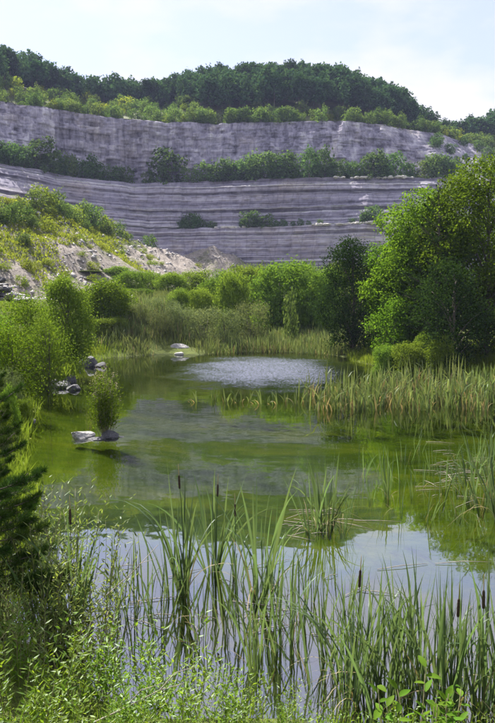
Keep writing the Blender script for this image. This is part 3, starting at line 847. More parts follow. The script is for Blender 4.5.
# lower bench: low bushes and pale rubble
for u, h in [(184, 3.0), (190, 4.4), (196, 3.6), (203, 2.4), (212, 2.2), (243, 2.6), (250, 4.2), (258, 2.4), (266, 3.4), (276, 1.8), (284, 2.0), (293, 1.6), (301, 2.0), (309, 1.4), (320, 1.6), (371, 4.5), (366, 3.0), (352, 1.6)]:
    p = bench_pt(BENCH1, ZB1, u, r.uniform(0.8, 2.2))
    bush(BENCHB, p, h, h * r.uniform(1.0, 1.5), 'small dark bush on the narrow lower ledge of the quarry wall', 'bushes on the lower ledge of the wall')


for px, Y, h in [(222, 172, 3.4), (228, 166, 2.6), (234, 174, 3.0), (215, 176, 2.4), (240, 168, 2.6), (206, 170, 2.0), (232, 162, 2.4), (247, 172, 2.2), (197, 178, 2.6), (212, 165, 1.8)]:
    x = xat(px, Y)
    bush(PALEB, (x, Y, gz(x, Y) - 0.2), h, h * 0.8, 'small bush on the shaded rubble cone at the foot of the wall', 'bushes on the shaded rubble cone')


def rock_mesh(name, seed, mat, flat=0.6, sub=3, facet=0.5):
    import bmesh
    bm = bmesh.new(); bmesh.ops.create_icosphere(bm, subdivisions=sub, radius=1.0)
    rr = np.random.default_rng(seed)
    planes = [(unit(rr.normal(size=3)), rr.uniform(0.55, 0.85)) for _ in range(11)]
    for v in bm.verts:
        c = np.array(v.co)
        for n_, d_ in planes:
            q = c @ n_
            if q > d_: c = c - n_ * (q - d_) * 0.92
        c = c * (1 + 0.16 * (vn(np.array([c[0] * 2 + seed]), np.array([c[1] * 2 + c[2] * 3]), seed)[0] - 0.5))
        c[2] *= flat
        v.co = c
    me = bpy.data.meshes.new(name); bm.to_mesh(me); bm.free()
    me.materials.append(mat)
    return me


ROCKP = [rock_mesh('rock', 300 + k, M['rockpale'], 0.6, 2) for k in range(4)]
ROCKG = [rock_mesh('rock', 310 + k, M['rock'], 0.55, 3) for k in range(5)]
ROCKD = [rock_mesh('rock', 320 + k, M['rockdark'], 0.62, 3) for k in range(5)]

for k in range(46):
    u = r.choice([r.uniform(312, 372), r.uniform(312, 372), r.uniform(196, 245)])
    p = bench_pt(BENCH1, ZB1, u, r.uniform(-0.3, 1.6)); s = r.uniform(0.3, 0.95)
    tag(obj('rock', ROCKP[r.integers(4)], None, p + np.array([0, 0, 0.1]), r.uniform(0, 6), (s * 1.3, s, s)), 'pale rubble block lying on the narrow lower ledge of the quarry wall', 'rock', 'rubble on the lower ledge')
for k in range(60):
    u = r.uniform(335, 420)
    p = bench_pt(BENCH2, ZB2, u, r.uniform(-0.4, 1.5)); s = r.uniform(0.3, 1.0)
    tag(obj('rock', ROCKP[r.integers(4)], None, p + np.array([0, 0, 0.1]), r.uniform(0, 6), (s * 1.3, s, s)), 'pale rubble block along the front edge of the middle bench', 'rock', 'rubble on the middle bench')

# talus slope on the left: scrub along the crest, scattered bright shrubs below, grass tufts
def ridge_pt(t):
    i = min(int(t), len(RIDGE) - 2); f = t - i
    return RIDGE[i] * (1 - f) + RIDGE[i + 1] * f


for px, h, Y in [(4, 3.2, 90), (12, 3.6, 92), (20, 3.6, 95), (30, 3.2, 98), (40, 3.8, 104), (48, 4.6, 108), (55, 4.2, 110), (62, 4.4, 113), (70, 4.0, 116), (77, 4.6, 119), (84, 4.8, 122), (91, 4.2, 125), (97, 4.8, 128), (103, 4.4, 131), (110, 4.2, 134), (117, 4.6, 137), (124, 3.6, 139), (131, 2.6, 141), (150, 5.0, 148), (36, 2.6, 96), (66, 2.8, 108), (88, 2.8, 116), (108, 3.0, 126), (50, 3.0, 98), (25, 2.4, 86)]:
    x = xat(px, Y)
    h *= 0.8
    bush(PALEB if r.random() < 0.75 else LIMEB, (x, Y, gz(x, Y) - 0.2), h, h * r.uniform(0.95, 1.3), 'rounded green bush along the crest of the sunlit rubble slope', 'bushes along the crest of the rubble slope')
n_ = 0
while n_ < 120:
    px = r.uniform(-25, 200); Y = r.uniform(64, 150); x = xat(px, Y)
    if hill_z(np.array([x]), np.array([Y]))[0] < 3.5: continue
    if vn(np.array([x * 0.12]), np.array([Y * 0.12]), 91)[0] < (0.34 if px < 80 else 0.5): continue
    h = r.uniform(0.5, 1.4)
    bush(LIMEB, (x, Y, gz(x, Y) - 0.1), h, h * r.uniform(1.0, 1.7), 'small yellow green shrub scattered over the sunlit rubble slope', 'shrubs on the rubble slope', 'shrub', 'shrub')
    n_ += 1
pts = []
X_ = r.uniform(-75, 0, 110000); Y_ = r.uniform(55, 155, 110000)
hzz = hill_z(X_, Y_)
dens = vn(X_ * 0.10, Y_ * 0.10, 93) * 0.55 + vn(X_ * 0.4, Y_ * 0.4, 95) * 0.35 + 0.32 * sstep(7, 14, hzz) - 0.45 * sstep(-26, -16, X_) * sstep(105, 130, Y_)
dens = dens - 0.22 * (1 - sstep(5, 10, hzz + 0.12 * (X_ + 30)))
k_ = (hzz > 1) & (dens > 0.50)
X_, Y_ = X_[k_], Y_[k_]
P = np.stack([X_, Y_, ground_z(X_, Y_)], -1)
P = np.repeat(P, 2, 0) + r.normal(size=(len(P) * 2, 3)) * np.array([0.25, 0.25, 0.08]) + np.array([0, 0, 0.18])
n = len(P); mb = MB()
flakes(mb, P, unit(r.normal(size=(n, 3)) * 0.6 + np.array([0, 0, 1.0])), rdir(r, n), r.uniform(0.18, 0.5, n), r.uniform(0.08, 0.24, n))
tag(obj('slope_grass', mb.mesh('slope_grass', M['lime'])), 'yellow green grass and herbs growing in patches over the rubble slope', 'grass', None, 'stuff')

# loose stones on the bare parts of the slope and on the rubble cones
X_ = np.concatenate([r.uniform(-60, 0, 9000), r.uniform(-40, 45, 5000)]); Y_ = np.concatenate([r.uniform(58, 156, 9000), r.uniform(160, 190, 5000)])
Z_ = ground_z(X_, Y_); k_ = (Z_ > 3) & (vn(X_ * 0.15, Y_ * 0.15, 97) > 0.35)
X_, Y_, Z_ = X_[k_], Y_[k_], Z_[k_]; n = len(X_)
sz = 0.10 + 0.42 * r.random(n) ** 4
oct_ = np.array([[1, 0, 0], [-1, 0, 0], [0, 1, 0], [0, -1, 0], [0, 0, 0.7], [0, 0, -0.7]], float)
V = np.stack([X_, Y_, Z_ + 0.05], -1)[:, None] + (oct_[None] * r.uniform(0.5, 1.3, (n, 6, 1)) + r.normal(size=(n, 6, 3)) * 0.18) * sz[:, None, None]
T = (np.arange(n) * 6)[:, None, None] + np.array([[0, 2, 4], [2, 1, 4], [1, 3, 4], [3, 0, 4], [2, 0, 5], [1, 2, 5], [3, 1, 5], [0, 3, 5]])[None]
tag(obj('scree_stones', mesh('scree_stones', V.reshape(-1, 3), None, T.reshape(-1, 3), [M['rock']])), 'loose grey stones littering the bare rubble slope and cones', 'stones', None, 'stuff')

# valley willows behind the pond -------------------------------------------------
WIL = bush_set(400, 4, M['willow'], 1500, 10, 0.075, 0.085, 0.042, 9, (0.85, 1.05))
WILD = bush_set(420, 3, M['tree'], 1500, 9, 0.09, 0.09, 0.05, 9, (0.9, 1.1))
GWIL = bush_set(430, 3, M['greywillow'], 700, 8, 0.09, 0.09, 0.032, 8, (0.95, 1.2))


def valley(px, top, wpx, Y, meshes, label, group=None, name='willow_bush', cat='bush', k=None):
    x = xat(px, Y); z0 = gz(x, Y) - 0.1
    h = at(px, top, Y)[2] - z0; w = 1.25 * wpx / F * Y
    m_ = meshes[r.integers(len(meshes)) if k is None else k]
    return tag(obj(name, m_, None, (x, Y, z0), r.uniform(0, 6.28), (w / 2.1, w / 2.1, h / 2.05)), label, cat, group)


G = 'willow bushes behind the far reeds'
LB = 'rounded bright green willow bush in the belt behind the far reeds'
for px, top, w, Y in [(132, 270, 34, 78), (152, 270, 34, 84), (172, 272, 36, 76), (193, 268, 38, 80), (213, 276, 36, 70), (228, 268, 34, 78), (245, 263, 40, 76), (265, 268, 34, 82), (310, 264, 42, 80), (325, 272, 34, 72), (345, 258, 44, 78), (140, 288, 34, 66), (372, 262, 44, 72), (120, 266, 30, 96), (90, 272, 30, 92), (200, 286, 30, 64), (178, 288, 28, 62)]:
    valley(px, top, w, Y, WIL, LB, G)
valley(283, 260, 62, 66, WIL, 'biggest rounded willow bush, full to the ground, behind the far reeds', k=1)
valley(320, 268, 46, 64, WIL, 'willow bush with a deep shaded foot, beside the biggest willow bush', k=2)
valley(234, 270, 36, 62, WIL, 'willow bush with a dark shaded lower side, beside the biggest willow bush', k=3)
valley(108, 276, 46, 56, WILD, 'dense round dark-based bush on the bank between rubble slope and far reeds', name='round_bush', k=0)
valley(165, 296, 32, 58, GWIL, 'low grey green willow in front of the belt of willow bushes', k=0)
valley(140, 302, 26, 57, GWIL, 'low greyish willow beside the dense round bush', k=1)
valley(291, 286, 13, 58, PALEB, 'slim pale sapling in front of the biggest willow bush', name='sapling', cat='sapling')
for px, top, w, Y in [(205, 306, 40, 57), (180, 304, 30, 57), (228, 308, 30, 56), (160, 310, 26, 55), (252, 300, 30, 58)]:
    valley(px, top, w, Y, GWIL, 'low brownish grey bush standing in the reeds under the willow belt', 'low grey bushes in the reeds')
for px, top, w, Y in [(408, 340, 34, 38), (440, 336, 30, 37), (385, 344, 26, 39), (425, 330, 22, 40)]:
    valley(px, top, w, Y, WIL, 'low fresh green bush on the bank under the big right trees', 'low bushes under the big trees')


# big trees on the right ----------------------------------------------------------
def broad_tree(name, loc, H, Rr, seed, mat, nblob, ncl, per, ln, wd, label, base=0.2, spread=0.20):
    r_ = np.random.default_rng(seed)
    e = bpy.data.objects.new(name, None); C.objects.link(e); e.location = tuple(loc)
    bl = []
    for k in range(nblob):
        h = base + (0.93 - base) * (k + 0.5) / nblob
        env = math.sin(math.pi * min(1, (h - base * 0.4) / (1.06 - base * 0.4)) ** 0.85) ** 0.6
        a = k * 2.4 + r_.uniform(-0.5, 0.5); q = Rr * env * r_.uniform(0.35, 0.78)
        s = Rr * r_.uniform(0.26, 0.42) * (0.55 + 0.45 * env)
        bl.append(((math.cos(a) * q, math.sin(a) * q, h * H), (s * 1.1, s * 1.1, s * 0.85)))
    bl.append(((0, 0, H * 0.93), (Rr * 0.22, Rr * 0.22, H * 0.08)))
    cm_ = crown_mesh('crown', r_, bl, ncl, per, spread, ln, wd, mat, True, None, 0.18, -0.8)
    obj('crown', cm_, e)
    mb = MB()
    zt = np.linspace(-0.4, H * 0.9, 8)
    tube(mb, np.stack([0.12 * np.sin(zt * 0.5), 0.1 * np.cos(zt * 0.4), zt], -1), np.linspace(0.028 * H * 0.6, 0.02, 8), 8)
    obj('trunk', mb.mesh('trunk', M['bark'], smooth=True), e)
    mb = MB()
    for b in bl:
        p1 = np.array(b[0]); p0 = np.array([0, 0, max(0.4, p1[2] - 0.9 * np.hypot(p1[0], p1[1]) - 0.5)])
        t_ = np.linspace(0, 1, 5)[:, None]
        tube(mb, p0 * (1 - t_) + p1 * t_ + np.array([0, 0, 0.3]) * np.sin(t_ * math.pi), np.linspace(0.006 * H, 0.012, 5), 5)
    obj('limbs', mb.mesh('limbs', M['bark'], smooth=True), e)
    return tag(e, label, 'tree')


def place(px, top, Y):
    x = xat(px, Y); z0 = gz(x, Y) - 0.1
    return (x, Y, z0), at(px, top, Y)[2] - z0


loc, H = place(424, 196, 46); broad_tree('broadleaf_tree', loc, H, 3.9, 501, M['tree'], 34, 2900, 15, 0.17, 0.12, 'big leafy tree with sunlit yellow green crown between the pine and the shorter trees', 0.12)
loc, H = place(486, 164, 42); broad_tree('broadleaf_tree', loc, H, 4.2, 502, M['tree'], 34, 2900, 15, 0.16, 0.115, 'tallest leafy tree right of the dark pine on the right bank', 0.10)
loc, H = place(532, 158, 45); broad_tree('broadleaf_tree', loc, H, 4.4, 506, M['tree'], 34, 2300, 14, 0.18, 0.11, 'leafy tree beside the tallest tree at the right end of the bank', 0.10)
loc, H = place(352, 240, 50); broad_tree('broadleaf_tree', loc, H, 2.9, 503, M['darktree'], 26, 1500, 12, 0.16, 0.10, 'small dark leafy tree between the willow belt and the big right trees', 0.06)
loc, H = place(398, 236, 47); broad_tree('broadleaf_tree', loc, H, 2.6, 504, M['tree'], 20, 1300, 12, 0.16, 0.095, 'shorter leafy tree beside the small dark tree on the right bank', 0.04)
loc, H = place(452, 262, 38); broad_tree('broadleaf_tree', loc, H, 2.2, 505, M['darktree'], 18, 700, 12, 0.15, 0.09, 'low spreading dark leafy tree in front of the dark pine', 0.04)
loc, H = place(394, 300, 43); broad_tree('broadleaf_tree', loc, H, 1.5, 507, M['tree'], 14, 500, 10, 0.14, 0.085, 'young bright leafy tree at the foot of the big right trees', 0.04)


def needle_bough(name, seed, Lb, tufts, nl, nw, per, droop=0.12):
    """a bough along +X with side twigs and needle tufts; material 0 needles, 1 bark"""
    r_ = np.random.default_rng(seed); mb = MB()
    t_ = np.linspace(0, 1, 7)
    pts = np.stack([t_ * Lb, 0.06 * Lb * np.sin(t_ * 3 + seed), -droop * Lb * t_ + 0.22 * Lb * t_ ** 2], -1)
    tube(mb, pts, np.linspace(0.012 * Lb + 0.004, 0.004, 7), 5, 1)
    PP, DD = [], []
    for k in range(tufts):
        s = r_.uniform(0.22, 1.0); b = np.array([np.interp(s, t_, pts[:, i]) for i in range(3)])
        side = r_.choice([-1, 1]); ln = Lb * 0.42 * (1.12 - s) * r_.uniform(0.4, 1.1)
        d = unit(np.array([0.9, side * r_.uniform(0.5, 1.2), r_.uniform(0.0, 0.5)]))
        e_ = b + d * ln
        tube(mb, [b, (b + e_) / 2 + np.array([0, 0, -0.02 * Lb]), e_], [0.006 + 0.002 * Lb, 0.004, 0.003], 4, 1)
        q = r_.uniform(0.25, 1.05, per)[:, None]
        PP.append(b * (1 - q) + e_ * q); DD.append(unit(d + r_.normal(size=(per, 3)) * 0.75 + np.array([0, 0, 0.2])))
    P = np.concatenate(PP); Dd = np.concatenate(DD); n = len(P)
    flakes(mb, P + Dd * nl * 0.5, Dd, rdir(r_, n), nl * r_.uniform(0.7, 1.2, n), nw)
    return mb.mesh(name, M['pine'], M['bark'])


def pine(loc, H, Rr, label, boughs, n, seed, base=0.15, facing=None):
    r_ = np.random.default_rng(seed)
    e = bpy.data.objects.new('pine_tree', None); C.objects.link(e); e.location = tuple(loc)
    mb = MB(); zt = np.linspace(-0.4, H, 9)
    tube(mb, np.stack([0.05 * np.sin(zt), 0.05 * np.cos(zt * 1.3), zt], -1), np.linspace(0.012 * H + 0.05, 0.015, 9), 8)
    obj('trunk', mb.mesh('trunk', M['bark'], smooth=True), e)
    for k in range(n):
        f = (k + 0.5) / n; h = H * (base + (0.99 - base) * f)
        Lb = Rr * (1 - f) ** 0.75 * r_.uniform(0.5, 1.25) + 0.06 * Rr
        a = k * 2.399 if facing is None else facing + r_.uniform(-1.2, 1.2)
        obj('bough', boughs[k % len(boughs)], e, (0, 0, h), rot=(0, -rad(8 + 40 * f * f), a), sc=Lb)
    return tag(e, label, 'tree')


FARB = [needle_bough('bough', 600 + k, 1.0, 26, 0.085, 0.016, 26) for k in range(3)]
loc, H = place(436, 178, 42); pine(loc, H, 2.5, 'dark needled pine rising among the big leafy trees on the right bank', FARB, 72, 61, 0.12)

# left bank ------------------------------------------------------------------------
loc, H = place(66, 278, 36); broad_tree('young_tree', loc, H, 1.35, 511, M['willow'], 24, 1700, 12, 0.12, 0.06, 'open bright green young tree on the left bank above the dark boulders', 0.05)
loc, H = place(28, 298, 30); broad_tree('young_tree', loc, H, 1.5, 512, M['tree'], 18, 800, 12, 0.10, 0.05, 'leafy young tree below the heap of rubble on the left bank', 0.05)
loc, H = place(46, 322, 28); broad_tree('young_tree', loc, H, 1.1, 513, M['willow'], 16, 600, 11, 0.09, 0.04, 'small leafy tree leaning over the dark boulders on the left bank', 0.03)
loc, H = place(8, 330, 24); broad_tree('young_tree', loc, H, 1.2, 514, M['tree'], 16, 700, 12, 0.09, 0.045, 'bushy young tree at the pond edge beside the flat pale slab', 0.03)
loc, H = place(-22, 310, 26); broad_tree('young_tree', loc, H, 1.4, 515, M['tree'], 16, 600, 12, 0.10, 0.05, 'bushy young tree up the left bank beyond the pale slab', 0.03)
for px, top, w, Y in [(24, 348, 30, 27.5), (44, 335, 24, 36), (98, 318, 26, 52), (118, 316, 26, 54), (80, 320, 24, 52), (62, 326, 26, 46), (8, 366, 26, 22), (20, 398, 18, 21.2), (6, 385, 22, 19.0), (-8, 395, 30, 16.5), (4, 425, 16, 16.2), (-12, 440, 30, 13.5), (100, 330, 14, 53)]:
    valley(px, top, w, Y, GWIL if r.random() < 0.4 else WIL, 'low leafy willow bush crowding the left bank of the pond', 'low bushes on the left bank', 'bush')
# heap of broken rock at the left
n_ = 0
for k in range(90):
    px = r.uniform(-30, 24); Y = r.uniform(40, 46); x = xat(px, Y)
    zt_ = at(px, 300 - max(0, (24 - px)) * 0.85 * r.uniform(0, 1), Y)[2]
    s = r.uniform(0.16, 0.42)
    me_ = (ROCKD if r.random() < 0.6 else ROCKG)[r.integers(5)]
    tag(obj('rock', me_, None, (x, Y, max(zt_, gz(x, Y))), r.uniform(0, 6), (s * 1.4, s * 1.1, s), None), 'broken grey block in the rubble heap on the left bank', 'rock', 'rubble heap on the left bank')

# shore boulders
def rock(px, py, w, me_, label, flat=1.0, z=0.0, dy=0.0, rz=0.0, dep=0.8, group=None, name='boulder'):
    p = W(px, py, z); s = w / F * p[1] / 2
    return tag(obj(name, me_, None, (p[0], p[1] + dy, z), rz, (s, s * dep, s * flat)), label, 'rock', group)


GB = 'dark boulders along the left shore'
for px, py, w, fl in [(79, 364, 15, 1.2), (90, 365, 20, 1.5), (100, 366, 13, 1.1)]:
    rock(px, py, w, ROCKD[r.integers(5)], 'dark boulder under the grass tuft where the left shore meets the far reeds', fl, 0.06, 0.2, r.uniform(0, 6), group=GB)
for px, py, w, fl in [(55, 386, 17, 1.3), (64, 387, 20, 1.2), (73, 389, 18, 0.8), (51, 381, 16, 1.7), (68, 382, 16, 1.5)]:
    rock(px, py, w, ROCKD[r.integers(5)], 'dark boulder at the water below the small leaning leafy tree', fl, 0.05, 0.2, r.uniform(0, 6), group='dark boulders below the leaning tree')
rock(20, 423, 22, ROCKG[1], 'flat pale grey slab at the left water edge under low bushes', 0.55, 0.05, 0, 0.3, name='rock_slab')
rock(32, 420, 12, ROCKG[2], 'small grey stone beside the flat pale slab at the left water edge', 0.7, 0.03, 0, 1.3, name='stone')
rock(80, 371, 4.5, ROCKP[1], 'tiny pale stone in the water below the grass-topped dark boulders', 1.0, 0.03, name='stone')
rock(161, 346, 13, ROCKP[0], 'pale upright block at the end of the broken slab on the far shore', 1.7, 0.15, name='stone_block', dep=0.7)
rock(178, 348, 22, ROCKG[3], 'long dark broken slab lying on the far shore', 0.8, 0.35, name='rock_slab', dep=0.5)
rock(197, 349, 18, ROCKD[2], 'dark block at the reed end of the broken slab on the far shore', 0.9, 0.15, name='stone_block', dep=0.5)
rock(179, 354, 10, ROCKP[2], 'small whitish stone at the water in front of the broken slab', 0.9, 0.05, name='stone')
rock(157, 352, 8, ROCKP[3], 'little pale stone at the foot of the pale upright block', 0.9, 0.05, name='stone')

# rock islet
rock(82, 437, 27, ROCKG[0], 'flat pale grey rock on the lit side of the islet', 0.9, 0.02, 0.1, 0.2, name='islet_rock')
rock(109, 437, 24, ROCKD[1], 'dark wet rock under the leafy plant on the islet', 0.85, 0.02, 0.1, 2.2, name='islet_rock')
rock(96, 439, 22, ROCKD[3], 'low dark rock between the other rocks of the islet', 0.42, 0.0, 0.0, 4.0, name='islet_rock')
rock(121, 437, 7, ROCKG[4], 'small stone awash at the end of the islet', 0.5, 0.0, name='islet_rock')


def leafy_shrub(seed, n, H, Rr, ln, wd, per, mat, lean=0.15, tip=0, droop=0.1, arch=0.0, stem_r=0.006):
    """upright leafy stems; mats: 0 leaf 1 stem 2 flower"""
    r_ = np.random.default_rng(seed); mb = MB(); ml = MB(); mf = MB()
    for k in range(n):
        a = r_.uniform(0, 6.283); q = Rr * math.sqrt(r_.uniform(0, 1))
        h = H * r_.uniform(0.6, 1.05) * (1 - 0.25 * (q / Rr) ** 2)
        b = np.array([math.cos(a) * q * 0.35, math.sin(a) * q * 0.35, -0.15]); d = np.array([math.cos(a) * q, math.sin(a) * q, h])
        t_ = np.linspace(0, 1, 6)[:, None]
        bend = r_.normal(size=3) * 0.05 * H; bend[2] = 0
        p = b * (1 - t_) + d * t_ + bend * (t_ * (1 - t_) * 4) + np.array([math.cos(a), math.sin(a), -0.5]) * (t_ ** 3) * arch * H
        tube(mb, p, np.linspace(stem_r, stem_r * 0.3, 6), 4, 0)
        m_ = int(per * r_.uniform(0.8, 1.2)); s = np.linspace(0.18, 1.0, m_) ** 0.85
        P = np.stack([np.interp(s, t_[:, 0], p[:, i]) for i in range(3)], -1)
        # side twigs: offset some leaves outwards
        ph = np.arange(m_) * 2.4 + r_.uniform(0, 6)
        rad_ = np.stack([np.cos(ph), np.sin(ph), np.full(m_, 0.0)], -1)
        P = P + rad_ * (r_.random(m_) ** 2 * 0.10 * H)[:, None]
        Dd = unit(rad_ + np.array([0, 0, 0.75]) + r_.normal(size=(m_, 3)) * 0.3)
        Nn = unit(np.array([0, 0, 1.0]) - rad_ * 0.5 + r_.normal(size=(m_, 3)) * 0.35)
        leaves(ml, P, Dd, Nn, ln * r_.uniform(0.6, 1.15, m_) * (1 - 0.3 * s), wd * r_.uniform(0.7, 1.15, m_) * (1 - 0.3 * s))
        if tip:
            P2 = p[-1] + r_.normal(size=(tip, 3)) * np.array([0.025, 0.025, 0.06]) + np.array([0, 0, 0.03])
            flakes(mf, P2, rdir(r_, tip), rdir(r_, tip), 0.03, 0.025)
    return ml.mesh('foliage', mat), mb.mesh('stems', M['stem']), (mf.mesh('flower_tips', M['flower']) if tip else None)


def shrub_thing(name, parts, loc, rz, sc, label, cat='shrub', group=None):
    e = bpy.data.objects.new(name, None); C.objects.link(e)
    e.location = tuple(float(x) for x in loc); e.rotation_euler = (0, 0, rz); e.scale = sc if hasattr(sc, '__len__') else (sc,) * 3
    o = obj('foliage', parts[0], e); o['kind'] = 'stuff'
    obj('stems', parts[1], e)
    if parts[2] is not None:
        o = obj('flower_tips', parts[2], e); o['kind'] = 'stuff'
    return tag(e, label, cat, group)


isl = leafy_shrub(700, 60, 2.0, 0.45, 0.14, 0.050, 42, M['tree'], tip=9)
p = W(105, 436); shrub_thing('flowering_plant', isl, (p[0], p[1] + 0.15, 0.05), 0, 1, 'tall upright leafy plant with pale flowering tips growing on the islet', 'plant')
sm = leafy_shrub(701, 6, 0.6, 0.14, 0.09, 0.022, 14, M['lime'])
p = W(87, 434); shrub_thing('small_plant', sm, (p[0], p[1] + 0.2, 0.05), 0, 1, 'small bright plant beside the tall flowering plant on the islet', 'plant')


# grasses and reeds -------------------------------------------------------------------
def blades(mb, base, n, H, wd, r_, spread=0.25, lean=0.25, bendy=0.5, segs=6, m=0, tipdroop=0.35, hvar=(0.6, 1.05)):
    for k in range(n):
        a = r_.uniform(0, 6.283); h = H * r_.uniform(*hvar)
        qa, qr = r_.uniform(0, 6.283), spread * math.sqrt(r_.random()); b = np.asarray(base) + np.array([math.cos(qa) * qr, math.sin(qa) * qr, 0])
        blade(mb, b, a, h, wd * r_.uniform(0.75, 1.2), lean * r_.uniform(0.1, 1.1), bendy * r_.uniform(0, 1) ** 2, r_, segs, m)


def blade(mb, b, a, h, wd, lean, bend, r_, segs=6, m=0):
    s = np.linspace(0, 1, segs + 1)
    out = h * (lean * s + bend * 0.6 * s ** 3)
    up = h * (s - 0.5 * lean * lean * s - bend * 0.45 * s ** 4)
    dirv = np.array([math.cos(a), math.sin(a), 0])
    p = np.asarray(b)[None] + out[:, None] * dirv + up[:, None] * np.array([0, 0, 1.0])
    p = p + np.sin(s * 5 + a)[:, None] * np.array([-dirv[1], dirv[0], 0]) * 0.01 * h
    tw = r_.uniform(0, 3.14) + s * r_.uniform(-1.2, 1.2)
    side = np.stack([np.cos(tw), np.sin(tw), np.zeros_like(tw)], -1)
    w = wd * np.minimum(1, 0.75 + s) * np.clip((1 - s) * 3.2, 0.06, 1) * 0.5
    fold = np.cross(side, np.array([0, 0, 1.0])) * (w * 0.35)[:, None]
    V = np.stack([p - side * w[:, None] + fold, p, p + side * w[:, None] + fold], 1).reshape(-1, 3)
    k = np.arange(segs)[:, None] * 3
    Q = np.concatenate([k + np.array([[0, 1, 4, 3]]), k + np.array([[1, 2, 5, 4]])])
    mb.add(V, Q, None, m)


def reed_clump(seed, n, H, wd, spread, dead=0.2, segs=4, lean=0.2, bendy=0.5):
    r_ = np.random.default_rng(seed); mb = MB()
    for k in range(n):
        m_ = 1 if r_.random() < dead else 0
        blades(mb, (0, 0, -0.15), 1, H * (0.7 if m_ else 1), wd, r_, spread, lean, bendy, segs, m_)
    return mb.mesh('reed_clump', M['reed'], M['straw'])


MIDR = [reed_clump(800 + k, 13, 1.6, 0.05, 0.40, 0.15, 6, 0.16, 0.8) for k in range(7)]
LONE = [reed_clump(860 + k, 8, 1.35, 0.055, 0.14, 0.15, 6, 0.2, 0.9) for k in range(4)]
FARR = [reed_clump(820 + k, 30, 1.5, 0.05, 1.0, 0.2, 4, 0.14, 0.5) for k in range(6)]
FARG = [reed_clump(840 + k, 40, 1.2, 0.05, 1.1, 0.25, 4, 0.3, 0.6) for k in range(4)]

# reed stand in front of the right bank
n_ = 0
while n_ < 140:
    px = r.uniform(292, 520); yb = r.uniform(374, 411)
    lim = np.interp(px, [292, 320, 345, 380, 520], [0.18, 0.4, 0.7, 1.0, 1.0])
    if r.random() > lim: continue
    ymin = np.interp(px, [292, 340, 380, 520], [396, 388, 376, 376])
    if yb < ymin: continue
    p = W(px, yb, 0); z = min(0, gz(p[0], p[1]))
    s = r.uniform(0.6, 1.3)
    tag(obj('reed_clump', MIDR[r.integers(7)], None, (p[0], p[1], max(z, -0.25)), r.uniform(0, 6.28), s), 'clump of pale green reeds in the dense stand in front of the right bank', 'reeds', 'reed stand in front of the right bank')
    n_ += 1
for px, yb, s in [(195, 402, 0.75), (214, 400, 0.8), (227, 402, 0.85), (233, 401, 0.6), (240, 402, 0.8), (249, 401, 0.6), (259, 404, 0.9), (268, 402, 0.55), (275, 404, 0.8), (285, 402, 0.7), (297, 404, 0.9), (306, 402, 0.8)]:
    p = W(px, yb, 0)
    tag(obj('reed_clump', LONE[r.integers(4)], None, (p[0], p[1], -0.2), r.uniform(0, 6.28), (s, s, s)), 'thin reed tuft standing alone in open water beside the dense reed stand', 'reeds', 'lone reed tufts in open water')
# far reeds: the 120 nearest clumps singly, the rest of the belt as one bed
far_spots = []
for k in range(320):
    px = r.uniform(95, 445); Y = 50.5 + 11 * r.random() ** 1.2
    x = xat(px, Y)
    if sd_pond(np.array([x]), np.array([Y]))[0] < -0.6: Y = Y + 3; x = xat(px, Y)
    if sd_pond(np.array([x]), np.array([Y]))[0] < -0.6: continue
    if 148 < px < 207 and Y < 55.5: continue
    far_spots.append((Y, x))
far_spots.sort()
bedv = MB()
for k, (Y, x) in enumerate(far_spots):
    s = r.uniform(0.7, 1.1); sz = s * r.uniform(0.8, 1.15)
    me_ = FARR[r.integers(6)] if Y > 51.5 and r.random() < 0.75 else FARG[r.integers(4)]
    if k < 120:
        tag(obj('reed_clump', me_, None, (x, Y, gz(x, Y)), r.uniform(0, 6.28), (s, s, sz)), 'clump of grey green reeds along the front of the belt on the far shore', 'reeds', 'reed belt along the far shore')
    else:
        v = np.empty(len(me_.vertices) * 3, np.float32); me_.vertices.foreach_get('co', v); v = v.reshape(-1, 3) * np.array([s, s, sz]) + np.array([x, Y, gz(x, Y)])
        q = np.empty(len(me_.polygons) * 4, np.int32); me_.polygons.foreach_get('vertices', q); mi_ = np.empty(len(me_.polygons), np.int32); me_.polygons.foreach_get('material_index', mi_)
        q = q.reshape(-1, 4)
        n0 = bedv.n; bedv.v.append(v); bedv.n += len(v); bedv.q.append(q + n0); bedv.mq.append(mi_)
tag(obj('reed_bed', bedv.mesh('reed_bed', M['reed'], M['straw'])), 'rest of the grey green reed belt behind its front clumps on the far shore', 'reeds', None, 'stuff')


def grass_sheet(name, label, n, fx, H, wd, mat, seed):
    r_ = np.random.default_rng(seed); X, Y = fx(r_, n)
    Z = ground_z(X, Y); k = Z > -0.05; X, Y, Z = X[k], Y[k], Z[k]; n = len(X)
    P = np.stack([X, Y, Z - 0.03], -1); h = H * r_.uniform(0.4, 1.15, n) * (0.5 + vn(X * 0.7, Y * 0.7, seed))
    a = r_.uniform(0, 6.283, n); S = np.stack([np.cos(a), np.sin(a), np.zeros(n)], -1)
    b = r_.uniform(0, 6.283, n); Lv = np.stack([np.cos(b), np.sin(b), np.zeros(n)], -1) * (h * r_.uniform(0.05, 0.6, n))[:, None]
    w = wd * r_.uniform(0.7, 1.3, n)[:, None]; up = np.array([0, 0, 1.0])
    V = np.stack([P - S * w / 2, P + S * w / 2, P + Lv * 0.35 + up * (h * 0.6)[:, None] + S * w * 0.4, P + Lv * 0.35 + up * (h * 0.6)[:, None] - S * w * 0.4, P + Lv + up * h[:, None]], 1).reshape(-1, 3)
    o = np.arange(n)[:, None] * 5
    return tag(obj(name, mesh(name, V, o + np.array([[0, 1, 2, 3]]), o + np.array([[3, 2, 4]]), [mat])), label, 'grass', None, 'stuff')


